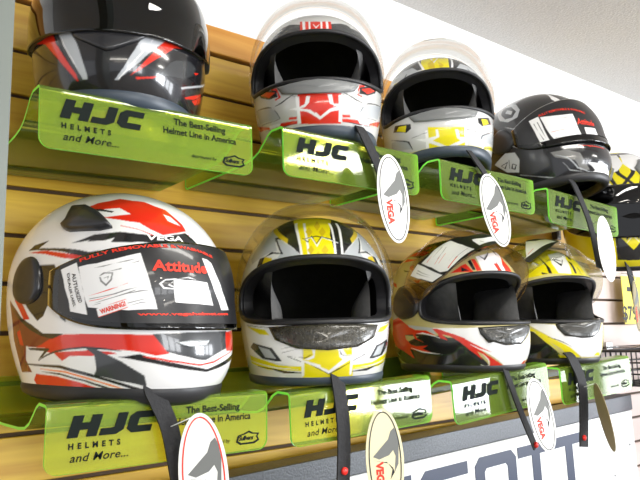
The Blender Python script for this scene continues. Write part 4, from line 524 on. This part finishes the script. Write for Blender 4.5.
TR['E','p']=[('K',[(-32.4,83.2),(96.0,94.6),(74.4,83.8),(71.4,72.4),(70.2,66.4),(51.0,68.8),(14.4,79.6),(-11.4,68.2),(-7.2,47.2),(3.0,37.0),(12.0,27.4),(4.2,31.0),(-3.0,37.6),(-10.8,44.2),(-22.2,59.8)],1),('W',[(3.6,80.2),(40.2,79.6),(70.8,71.8),(34.8,58.6),(25.8,44.8),(10.2,49.6),(-0.0,60.4)],1),('K',[(-23.4,52.0),(-16.8,41.2),(-12.0,32.2),(-7.2,23.2),(-14.4,29.2),(-22.8,41.8)],1),('W',[(-21.0,35.2),(-9.6,23.8),(-15.0,16.0),(-22.2,26.8)],1),('K',[(-16.2,18.4),(-7.8,20.8),(1.8,22.6),(11.4,25.0),(9.6,14.2),(8.4,4.0),(7.8,-11.0),(7.2,-29.0),(6.6,-46.4),(-4.8,-23.0),(-10.2,-9.2),(-15.6,2.8)],1),('W',[(-16.2,-13.4),(-7.8,-24.2),(-0.6,-38.0),(6.6,-51.2),(6.6,-50.6),(-0.0,-36.2),(-6.6,-21.8),(-16.2,-12.8)],1),('K',[(-16.8,-31.4),(-9.6,-45.2),(-2.4,-59.6),(6.6,-74.0),(7.2,-84.2),(-4.8,-83.0),(-16.8,-82.4),(-17.4,-65.0),(-17.4,-48.2)],1)]
HELM={}
CC={'W':WHT,'K':BLK,'R':RED,'Y':YEL,'S':SIL,'D':DGR,'O':srgb(240,130,60),'o':srgb(226,84,50),'g':srgb(120,120,118),'k':srgb(30,32,34),'r':srgb(120,50,34),'y':srgb(206,180,30),'w':srgb(215,215,208),'p':srgb(60,60,62)}  # r: darker red, the shading on the left of helmet F painted in
def PL(key): return [(CC[c],P,m) for c,P,m in TR.get((key[0],key[1:]),[])]
def pose_matrix(k):
    x,y,z,yaw,pt,rl,sc,vd=HP[k]
    return Matrix.Translation((x,y,CZ+z))@Matrix.Rotation(R(yaw),4,'Z')@Matrix.Rotation(R(rl),4,'Y')@Matrix.Rotation(R(pt),4,'X')@Matrix.Scale(sc,4)
def make_helmet(k,label,base,vis,res=(400,70,110),rim='rubber',rimd=1.0):
    t,v=helmet('motorcycle_helmet',label,(0,0,0),0,base,PL(k+'p'),HP[k][7],vis,0,0,1,res,rim,rimd)
    t.matrix_world=pose_matrix(k); HELM[k]=t
    return t,v
def fnv(k,extra=0.007):
    d=HP[k][7]
    return (lambda p,v,off: spin(S(p,v,off+extra),d))
def put_text(k,key,parent,name,mt,fn,off,bold=.01,shear=0):
    gs=[]
    for s,A,B,U,sag in TR[k,key]:
        V2,Fc=text_geo(s,1.0,shear,1.0,1,bold); Q=np.array(V2); mn=Q.min(0); mx=Q.max(0); Q=(Q-mn)/(mx-mn)
        a=np.array(A);b=np.array(B)-a;u=np.array(U)-a
        P=a+Q[:,:1]*b+Q[:,1:]*u; P[:,1]+=sag*4*Q[:,0]*(1-Q[:,0])
        mk(name,[tuple(q) for q in fn(np.radians(P[:,0]),P[:,1]/100,off)],Fc,mt,parent,False)
def dense_patch(k,base,polys,parent,name,arange,brange,nu=330,nv=150,outline=None,mt=None,open_=True):
    """label sheet printed on the visor; colours sampled in (phi,v)"""
    fn=fnv(k); a,b=np.meshgrid(np.linspace(*arange,nu),np.linspace(*brange,nv))
    ph,v=vis_uv(a,b); P=fn(ph,v,.0006).reshape(-1,3); pd=np.degrees(ph).ravel(); vv=v.ravel()*100
    cols=paint_avg(pd,vv,base,polys,.22,.14)
    Fc=grid_faces(nu,nv)
    if outline is not None:
        ok=np.zeros(len(P),bool)
        for o in outline: ok|=inpoly(pd,vv,o)
        Fc=[f for f in Fc if ok[f[0]] and ok[f[1]] and ok[f[2]] and ok[f[3]]]
        used=sorted({i for f in Fc for i in f}); rm={u:i for i,u in enumerate(used)}
        P=P[used]; cols=cols[used]; Fc=[tuple(rm[i] for i in f) for f in Fc]
    return mk(name,P,Fc,mt or M['print'],parent,True,None,cols)
def raised(k,key,parent,name,mt,th=.004,smoothlid=True):
    for c,P,m in TR[k,key]:
        for s in ((1,-1) if m else (1,)):
            Q=[(x*s,y) for x,y in P]; n=len(Q)
            cx=sum(q[0] for q in Q)/n; cy=sum(q[1] for q in Q)/n
            rings=[(1,-.001),(1,th*.4),(.93,th*.85),(.8,th),(.4,th*1.03),(0,th*1.04)]
            # densify
            D=[]
            for i in range(n):
                x0,y0=Q[i];x1,y1=Q[(i+1)%n]
                for j in range(3): D.append((x0+(x1-x0)*j/3,y0+(y1-y0)*j/3))
            V=[];Fc=[];N=len(D)
            for f,o in rings:
                for x,y in D: V.append(tuple(S(R(cx+(x-cx)*f),(cy+(y-cy)*f)/100,o)))
            for j in range(len(rings)-1):
                for i in range(N): Fc.append((j*N+i,j*N+(i+1)%N,(j+1)*N+(i+1)%N,(j+1)*N+i))
            mk(name,V,Fc,mt,parent)
def strap(parent_key,t,pts,w=.02,button=None,label=None):
    """webbing ribbon; pts in world (x,y,z rel CZ), width direction along +x"""
    Minv=pose_matrix(parent_key).inverted() if parent_key else Matrix.Identity(4)
    P=[Vector((x,y,CZ+z)) for x,y,z in pts]
    # smooth by catmull-rom
    Q=[]
    for i in range(len(P)-1):
        p0=P[max(i-1,0)];p1=P[i];p2=P[i+1];p3=P[min(i+2,len(P)-1)]
        for s in range(8):
            u=s/8; Q.append(.5*((2*p1)+(p2-p0)*u+(2*p0-5*p1+4*p2-p3)*u*u+(3*p1-p0-3*p2+p3)*u**3))
    Q.append(P[-1])
    V=[];N=len(Q);th=.0014
    for i,q in enumerate(Q):
        tn=(Q[min(i+1,N-1)]-Q[max(i-1,0)]).normalized()
        wd_=Vector((.94,-.0,0))*1.0; wd_=(wd_-tn*wd_.dot(tn)).normalized(); nn=tn.cross(wd_)
        ww=w/2
        for a,b in ((-1,-1),(1,-1),(1,1),(-1,1)): V.append(Minv@(q+wd_*ww*a+nn*th*b))
    Fc=[(3,2,1,0),((N-1)*4,(N-1)*4+1,(N-1)*4+2,(N-1)*4+3)]
    for i in range(N-1):
        for k in range(4): Fc.append((i*4+k,i*4+(k+1)%4,(i+1)*4+(k+1)%4,(i+1)*4+k))
    s=mk('chin_strap',V,Fc,M['web'],t,False)
    if button:
        bx,by,bz=button; V=[];Fc=[];n=20
        for r,o in ((.0055,0),(.0055,.002),(.004,.0035),(0,.004)):
            for k in range(n):
                a=2*math.pi*k/n; V.append(Minv@Vector((bx+r*math.cos(a),by-o,CZ+bz+r*math.sin(a))))
        for j in range(3):
            for k in range(n): Fc.append((j*n+k,j*n+(k+1)%n,(j+1)*n+(k+1)%n,(j+1)*n+k))
        bt=mk('snap_button',V,Fc,M['red'],s); bt['label']='red snap button'
    return s
# --- F: nearest, closed
VE[1]=.268
t,v=make_helmet('F','large red, white and black closed helmet on the nearest shelf of the lower row',WHT,'smoke',(760,110,200),'rubber',1.9)
fx=fnv('F')
lb=dense_patch('F',BLK,PL('Fv'),v,'visor_label',(-.93,.93),(-.80,.97),520,230); lb['label']='black visor label with white warning panels and red lettering'
put_text('F','t',lb,'label_lettering',M['inkred'],fx,.0014,.032)
put_text('F','b',lb,'label_lettering',M['ink'],fx,.0014,.012)
put_text('F','s',t,'brand_lettering',M['paper'],S,.001,.03,.25)
raised('F','vent',t,'top_vent',M['darkplastic'],.012)
raised('F','slot',t,'chin_vent_mesh',mat('silver_mesh',(.55,.58,.6),.35,.5,0,.5,(500,.6,.8)),.0015)
def add_pivot_disc(t,cphi,cv,rp,rv,mt,th=.007,sides=(-1,1),name='pivot_cover'):
    for s in sides:
        n=28;Q=[(s*(cphi)+rp*math.cos(2*math.pi*k/n),cv+rv*math.sin(2*math.pi*k/n)) for k in range(n)]
        TR['_','shape']=[('D',Q,0)]; raised('_','shape',t,name,mt,th)
add_pivot_disc(t,103,2,10,17,M['darkplastic'])
# --- A
VE[0]=3.0; VE[1]=.315
t,v=make_helmet('A','glossy black helmet with red and silver stripes, closed, nearest of the upper row',BLK,'smoke',(560,90,140),'bluerubber',1.8)
raised('A','vent',t,'chin_vent',M['darkplastic'],.004)
add_pivot_disc(t,96,0,12,16,M['darkplastic'])
VE[0]=7.0
# --- B
t,v=make_helmet('B','red, white and grey helmet with raised clear visor in the upper row',srgb(205,205,203),'clear',(560,90,140),'bluerubber',1.8)
tab=dense_patch('B',srgb(190,170,160),[],v,'visor_tab',(-.13,.13),(-.93,-.80),20,6)
CHQ=[(-34,-37),(0,-33),(34,-37),(30,-49),(18,-54),(0,-55.5),(-18,-54),(-30,-49)]
def chin_vent(t,Q,mt,th=.005):
    TR['_','shape']=[('D',Q,0)]; raised('_','shape',t,'chin_vent',mt,th)
chin_vent(t,CHQ,M['greyplastic'])
add_pivot_disc(t,96,0,12,16,M['clear'])
# --- C
t,v=make_helmet('C','yellow, white and grey helmet with raised clear visor in the upper row',srgb(205,205,203),'clear',(560,90,140),'bluerubber',1.8)
tab=dense_patch('C',srgb(180,170,130),[],v,'visor_tab',(-.13,.13),(-.93,-.80),20,6)
chin_vent(t,CHQ,M['greyplastic']); add_pivot_disc(t,96,0,12,16,M['clear'])
# --- D
VE[1]=.35
t,v=make_helmet('D','glossy black helmet with closed visor and white labels, far end of the upper row',BLK,'smoke',(560,90,140),'rubber',1.6)
lb=dense_patch('D',BLK,PL('Dv'),v,'visor_label',(-.95,.6),(-.6,.97),360,150); lb['label']='black visor label with white panels and red lettering'
put_text('D','t',lb,'label_lettering',M['inkred'],fnv('D'),.0014,.02)
add_pivot_disc(t,98,0,12,18,M['darkplastic'])
# --- G
VE[1]=.315
t,v=make_helmet('G','yellow, black and white helmet with raised clear visor in the lower row',srgb(215,215,212),'clear',(640,100,160),'bluerubber')
chin_vent(t,[(-40,-37),(0,-35),(40,-37),(36,-52),(22,-62),(0,-65),(-22,-62),(-36,-52)],mat('smoked_vent',(.03,.027,.018),.25,.1,.4,.6,(220,.9,.5)))
add_pivot_disc(t,96,0,12,16,M['clear'])
# --- H
t,v=make_helmet('H','red, black and white flame helmet with labelled raised visor in the lower row',srgb(190,178,120),'clearpink',(640,100,160))
VENTM=mat('smoked_vent_lens',(.022,.022,.018),.2,.1,.5,.6,(220,.9,.5))
raised('H','vent',t,'chin_vent',VENTM,.004)
lb=dense_patch('H',BLK,PL('Hv'),v,'visor_label',(-1,1),(-1,1),420,180,[P for c,P,m in TR['H','lab']]); lb['label']='black visor label with white panels'
add_pivot_disc(t,90,-2,16,20,M['darkplastic'])
# --- I
t,v=make_helmet('I','yellow, black and white flame helmet with raised visor, far end of the lower row',srgb(200,190,120),'clear',(560,90,140))
raised('I','vent',t,'chin_vent',VENTM,.004)
lb=dense_patch('I',BLK,PL('Iv'),v,'visor_label',(-1,1),(-1,1),360,150,[P for c,P,m in TR['I','lab']]); lb['label']='black visor label'
add_pivot_disc(t,90,-2,16,20,M['darkplastic'])
# ------------------------------------------------------------------ chin straps of the helmets (they hang down in front of the flaps)
def root(k): return HELM[k]
strap('F',HELM['F'],[(.330,.748,-.040),(.332,.744,-.058),(.338,.741,-.072),(.351,.738,-.104),(.364,.738,-.166),(.370,.738,-.200)],.022)
strap('B',HELM['B'],[(.684,.752,.335),(.686,.744,.320),(.709,.738,.272),(.735,.733,.200)],.019,(.735,.731,.206))
strap('C',HELM['C'],[(.962,.754,.34),(.965,.744,.323),(.991,.738,.288),(1.018,.733,.215)],.014,(1.018,.731,.222))
strap('D',HELM['D'],[(1.312,.756,.330),(1.315,.745,.308),(1.325,.725,.225),(1.305,.702,.128)],.020)
strap('G',HELM['G'],[(.618,.754,-.045),(.618,.746,-.060),(.621,.739,-.133),(.616,.739,-.215)],.023,(.618,.737,-.189))
strap('H',HELM['H'],[(1.013,.756,-.045),(1.016,.745,-.066),(1.044,.738,-.142),(1.084,.738,-.214)],.014,(1.082,.736,-.208))
strap('I',HELM['I'],[(1.243,.756,-.045),(1.245,.745,-.060),(1.262,.738,-.115),(1.248,.738,-.232)],.030,(1.248,.736,-.214))
# ------------------------------------------------------------------ oval hang tags
def hang_tag(label,loc,yaw,lean,tilt=0,line=None,face=None,string_to=None,h=.14,w=.056,blank=False):
    t=thing('hang_tag',label,'tag',(0,0,0),(0,0,0),'oval cardboard tags hanging from the helmets')
    mw=Matrix.Translation((loc[0],loc[1],CZ+loc[2]))@Matrix.Rotation(R(yaw),4,'Z')@Matrix.Rotation(R(lean),4,'Y')@Matrix.Rotation(R(tilt),4,'X')
    t.matrix_world=mw
    n=48; E=[(w/2*math.cos(2*math.pi*k/n),h/2*math.sin(2*math.pi*k/n)) for k in range(n)]
    V=[(x,-.0006,z) for x,z in E]+[(x,.0006,z) for x,z in E]
    Fc=[tuple(range(n)),tuple(range(2*n-1,n-1,-1))]+[(k,k+n,(k+1)%n+n,(k+1)%n) for k in range(n)]
    mk('card',V,Fc,face or M['paper'],t,False)
    def ring(a,b,y): 
        V=[(x*a,y,z*(1-(1-a)*w/h)) for x,z in E]+[(x*b,y,z*(1-(1-b)*w/h)) for x,z in E]
        return V,[(k,(k+1)%n,(k+1)%n+n,k+n) for k in range(n)]
    V,Fc=ring(.86,.80,-.0009); mk('border_line',V,Fc,line or M['ink'],t,False)
    if not blank:
      # winged V emblem
      P1=[(-.018,.006),(.004,.026),(.008,.036),(.013,.040),(.016,.034),(.018,.018),(.016,-.006),(.010,-.016),(.013,.004),(.010,.012),(.004,.006),(-.010,.002)]
      P2=[(-.018,.002),(.002,-.004),(.010,-.016),(.004,-.024),(.008,-.010),(.000,-.002),(-.006,-.002)]
      V,Fc=letters_geo([[(x*1.12+.002,z*1.1) for x,z in P1]],.0009); mk('emblem',V,Fc,M['inkgrey'],t,False)
      V,Fc=letters_geo([[(x*1.12+.002,z*1.1) for x,z in P2]],.0009); mk('emblem',V,Fc,M['ink'],t,False)
      V2,Fc=text_geo('VEGA',.0155,0,1.0,1,.0008)
      mk('brand_lettering',[(-.014+b*.95,-.0010,-.002-a*.95) for a,b in V2],Fc,M['inkred'],t,False)
    if string_to:
        top=mw@Vector((0,-.001,h/2-.004)); end=Vector((string_to[0],string_to[1],CZ+string_to[2])); inv=mw.inverted()
        mid=(top+end)/2+Vector((.004,-.006,.004))
        V,Fc=tube_geo([inv@top,inv@mid,inv@end],.0007,6); mk('string',V,Fc,M['paper'],t)
cream=mat('cream_card',srgb(222,214,176),.55); brown=mat('brown_card_back',srgb(150,138,104),.6)
hang_tag('oval tag with a red border hanging under the large red and white closed helmet',(.382,.712,-.160),-22,-5,0,M['inkred'],None,(.350,.734,-.100),.15,.058)
hang_tag('cream oval tag with a dark border hanging under the lower yellow helmet',(.668,.705,-.177),-22,-2,0,None,cream,(.628,.733,-.110),.145,.058)
hang_tag('white oval tag hanging under the red helmet of the upper row',(.703,.700,.209),-12,-6,0,None,None,(.722,.731,.250))
hang_tag('crumpled white oval tag leaning under the yellow helmet of the upper row',(.958,.700,.216),-22,-17,6,None,None,(.985,.733,.290),.135,.052)
hang_tag('blank bright white oval tag under the black helmet of the upper row',(1.318,.69,.168),-5,-6,0,mat('pale_line',srgb(214,214,212),.6),mat('bright_card',(.93,.93,.93),.4),(1.318,.715,.225),.14,.056,True)
hang_tag('white oval tag leaning under the red flame helmet of the lower row',(1.056,.702,-.150),-12,-14,0,None,None,(1.040,.734,-.095),.135,.056)
hang_tag('brown-grey oval tag seen almost edge-on at the far end of the lower row',(1.268,.700,-.172),48,16,-6,None,brown,(1.262,.735,-.115),.135,.056)
# ------------------------------------------------------------------ far helmet on its own bracket
t,v=make_helmet('E','yellow and black helmet cut by the right edge of the photo, hanging beyond the rows',YEL,'smoke',(560,90,140))
add_pivot_disc(t,94,0,12,16,M['darkplastic'])
TR['_','shape']=[('D',[(-62,40),(-40,34),(-18,38),(-14,52),(-30,64),(-52,60)],1)]
raised('_','shape',t,'crown_vent',M['greyplastic'],.006)
strap('E',t,[(1.600,.800,.190),(1.602,.79,.170),(1.612,.785,.10),(1.620,.782,.020)],.024,(1.619,.779,.030))
hang_tag('greyish oval tag hanging under the yellow and black helmet at the right edge',(1.600,.775,.055),10,-4,0,None,brown,(1.606,.783,.130),.125,.045)
br=thing('helmet_bracket','steel bracket holding the yellow and black helmet at the right edge','bracket',(1.735,1.055,CZ+.127))
bx=lambda n,b,p,bv=.001: box(n,b,M['chrome'],p,bv)
bx('back_plate',(-.02,.02,.006,.014,-.05,.05),br); bx('arm',(-.008,.008,-.25,.006,.030,.046),br)
V=[];n=40
for r,z in ((0,.046),(.075,.046),(.078,.049),(.075,.053),(0,.053)):
    for k in range(n): V.append((r*math.cos(2*math.pi*k/n),-.175+r*math.sin(2*math.pi*k/n),z))
mk('round_rest',V,grid_faces(n,5,True),M['chrome'],br)
# ------------------------------------------------------------------ sign under the shelves
sg=thing('shop_sign','long white sign box with big dark blue letters under the lower shelves','sign',(.3,.99,CZ-.2755),(0,R(-1.45),0))
sg.location.z=CZ-.325; 
box('sign_face',(0,1.652,0,.052,-.162,.045),mat('white_acrylic_sign',(.86,.87,.89),.25,0,.3),sg,.003)
o=mat('speckled_grey_edge',(.07,.075,.085),.35,.3,0,.5,(260,.75,.2)); box('top_strip',(0,1.652,-.004,.054,.0465,.090),o,sg,.002)
navy=mat('navy_vinyl',srgb(34,46,74),.35)
def sec(P): return P
def stroke_box(x0,x1,z0,z1): return [(x0,z0),(x1,z0),(x1,z1),(x0,z1)]
LT=.02;LB=-.115;tw=.034
def letter(name,polys,x):
    V,Fc=letters_geo([[(a+x,b) for a,b in P] for P in polys],.001); mk(name,[(p[0],p[1]-.0002,p[2]) for p in V],Fc,navy,sg,False)
hgt=LT-LB
def ring_o(w,h,t,cut=.018):
    O=[(cut,0),(w-cut,0),(w,cut),(w,h-cut),(w-cut,h),(cut,h),(0,h-cut),(0,cut)]
    I=[(t+cut*.4,t*.8),(w-t-cut*.4,t*.8),(w-t,t*.8+cut*.4),(w-t,h-t*.8-cut*.4),(w-t-cut*.4,h-t*.8),(t+cut*.4,h-t*.8),(t,h-t*.8-cut*.4),(t,t*.8+cut*.4)]
    return [[O[i],O[(i+1)%8],I[(i+1)%8],I[i]] for i in range(8)]
def off(polys): return [[(a,b+LB) for a,b in P] for P in polys]
wO=.155
letter('letter_o',off(ring_o(wO,hgt,tw)),.915)
C_=[(.018,0),(wO,0),(wO,tw*.8),(tw+.006,tw*.8),(tw,tw*.8+.006),(tw,hgt-tw*.8-.006),(tw+.006,hgt-tw*.8),(wO,hgt-tw*.8),(wO,hgt),(.018,hgt),(0,hgt-.018),(0,.018)]
letter('letter_c',off([C_]),.735)
S_=[(0,0),(wO-.018,0),(wO,.018),(wO,hgt*.5),(wO-.018,hgt*.6),(tw,hgt*.6),(tw,hgt-tw*.8),(wO,hgt-tw*.8),(wO,hgt),(.018,hgt),(0,hgt-.018),(0,hgt*.55),(.018,hgt*.4),(wO-tw,hgt*.4),(wO-tw,tw*.8),(0,tw*.8)]
letter('letter_s',off([S_]),.555)
T_=lambda w:[(w/2-tw/2,0),(w/2+tw/2,0),(w/2+tw/2,hgt-tw*.75),(w,hgt-tw*.75),(w,hgt),(0,hgt),(0,hgt-tw*.75),(w/2-tw/2,hgt-tw*.75)]
letter('letter_t',off([T_(.148)]),1.078); letter('letter_t',off([T_(.146)]),1.228)
for x,z in ((1.52,.005),(1.52,-.12),(.06,.005),(.06,-.12),(1.62,-.05)):
    V=[];n=12
    for r,y in ((.0035,0),(.003,-.0015),(0,-.002)):
        for k in range(n): V.append((x+r*math.cos(2*math.pi*k/n),y,z+r*math.sin(2*math.pi*k/n)))
    mk('screw',V,grid_faces(n,3,True),M['greyplastic'],sg)
# ------------------------------------------------------------------ left upright (foreground fixture edge)
post=[]; pm=mat('brushed_grey_metal',srgb(112,118,112),.45,.2,0,.5,(18,.10,.05))
V,Fc=join([box_geo(.045,.1085,.50,.56,0,2.345),box_geo(.052,.060,.496,.50,0,2.345),box_geo(.082,.090,.496,.50,0,2.345)])
st(mk('trim_2',V,Fc,pm,None,False))
# ------------------------------------------------------------------ right edge details
pt=thing('price_tag','yellow price card reading 79 dollars hanging on the pale wall at the right edge','tag',(2.060,1.04,CZ+.035),(0,0,R(0)))
box('card',(0,.13,-.0008,.0008,-.02,.135),mat('yellow_card',srgb(238,222,70),.5),pt)
V2,Fc=text_geo('$79',.062,0,1,1,.0015); mk('price_lettering',[(a-.012,-.0012,b-.006) for a,b in V2],Fc,M['ink'],pt,False)
V2,Fc=text_geo('SALE',.0,0,1,1,0) if False else ([(.03,.085),(.10,.085),(.10,.10),(.03,.10)],[(0,1,2,3)])
mk('printed_line',[(a,-.0012,b) for a,b in V2],Fc,M['ink'],pt,False)
V,Fc=tube_geo([(.065,0,.125),(.065,.010,.145),(.065,.034,.150)],.0018,8); mk('hook',V,Fc,M['chrome'],pt)
pg=thing('slat_clip','small black clip fixed in the slat above the yellow flame helmet','clip',(1.738,1.062,CZ+.288))
box('clip_body',(-.012,.012,-.012,.006,-.022,.022),M['darkplastic'],pg,.003); box('clip_slot',(-.004,.004,-.0135,-.012,-.012,.012),M['greyplastic'],pg,.0005)
hk=thing('wall_hook','steel peg hook on the pale wall beyond the lower shelves','hook',(1.985,1.06,CZ-.055))
V,Fc=tube_geo([(0,.008,0),(0,-.08,0),(0,-.10,.006),(0,-.105,.02)],.003,10); mk('peg',V,Fc,M['chrome'],hk)
box('hook_plate',(-.018,.018,-.002,.008,-.012,.016),M['chrome'],hk,.002)
wb=thing('wire_basket','black wire basket on the pale wall beyond the last lower shelf','basket',(2.02,1.06,CZ-.165))
gs=[]
X0,X1,Y0,Y1,Z0_,Z1_=-.10,.22,-.26,-.004,0,.10
for z in (Z0_,.033,.066,Z1_): gs.append(tube_geo([(X0,Y0,z),(X1,Y0,z),(X1,Y1,z),(X0,Y1,z)],.004 if z>=.09 else .0025,6,True))
mk('basket_rim',*join(gs),M['darkplastic'],wb)
gs=[]
for i in range(11):
    x=X0+(X1-X0)*i/10; gs.append(tube_geo([(x,Y0,Z1_),(x,Y0,Z0_),(x,Y1,Z0_),(x,Y1,Z1_)],.0022,6))
for i in range(1,8):
    y=Y0+(Y1-Y0)*i/8; gs.append(tube_geo([(X0,y,Z1_),(X0,y,Z0_),(X1,y,Z0_),(X1,y,Z1_)],.0022,6))
mk('basket_mesh',*join(gs),M['darkplastic'],wb)
def glove(label,loc,rot,m1,m2,s=1):
    g=thing('riding_glove',label,'glove',loc,rot,None)
    bm=bmesh.new()
    def blob(c,r,sc,ro=0):
        mt=Matrix.Translation(c)@Matrix.Rotation(ro,4,'Y')@Matrix.Diagonal((*sc,1)); bmesh.ops.create_uvsphere(bm,u_segments=16,v_segments=10,radius=r,matrix=mt)
    blob((0,0,0),.045,(1,.45,1.15)); 
    for i,(dx,l) in enumerate(((-.032,.042),(-.011,.052),(.011,.05),(.032,.04))): blob((dx*1.1,0,.055+l*.45),.012,(1,.9,l/.014))
    blob((.050,0,.012),.013,(1,.9,2.3),.7)
    me=bpy.data.meshes.new('glove_hand'); bm.to_mesh(me); bm.free(); me.materials.append(m1)
    for p in me.polygons: p.use_smooth=True
    link('glove_hand',me,g)
    n=24;V=[]
    for z,r in ((-.035,.036),(-.06,.034),(-.085,.040),(-.085,.036),(-.06,.030),(-.035,.030)):
        for k in range(n): V.append((r*math.cos(2*math.pi*k/n),r*.5*math.sin(2*math.pi*k/n),z))
    mk('cuff',V,grid_faces(n,6,True),m2,g)
gr=mat('red_patterned_fabric',srgb(190,36,40),.7,0,0,.3,(60,.7,.2)); gb=mat('black_leather',(.02,.02,.022),.5)
glove('black glove standing in the wire basket at the right edge',(2.03,.93,CZ-.070),(R(10),R(-8),R(20)),gb,gb)
glove('red patterned glove hanging under the wire basket at the right edge',(2.10,.90,CZ-.262),(R(180),0,R(10)),gr,gb)
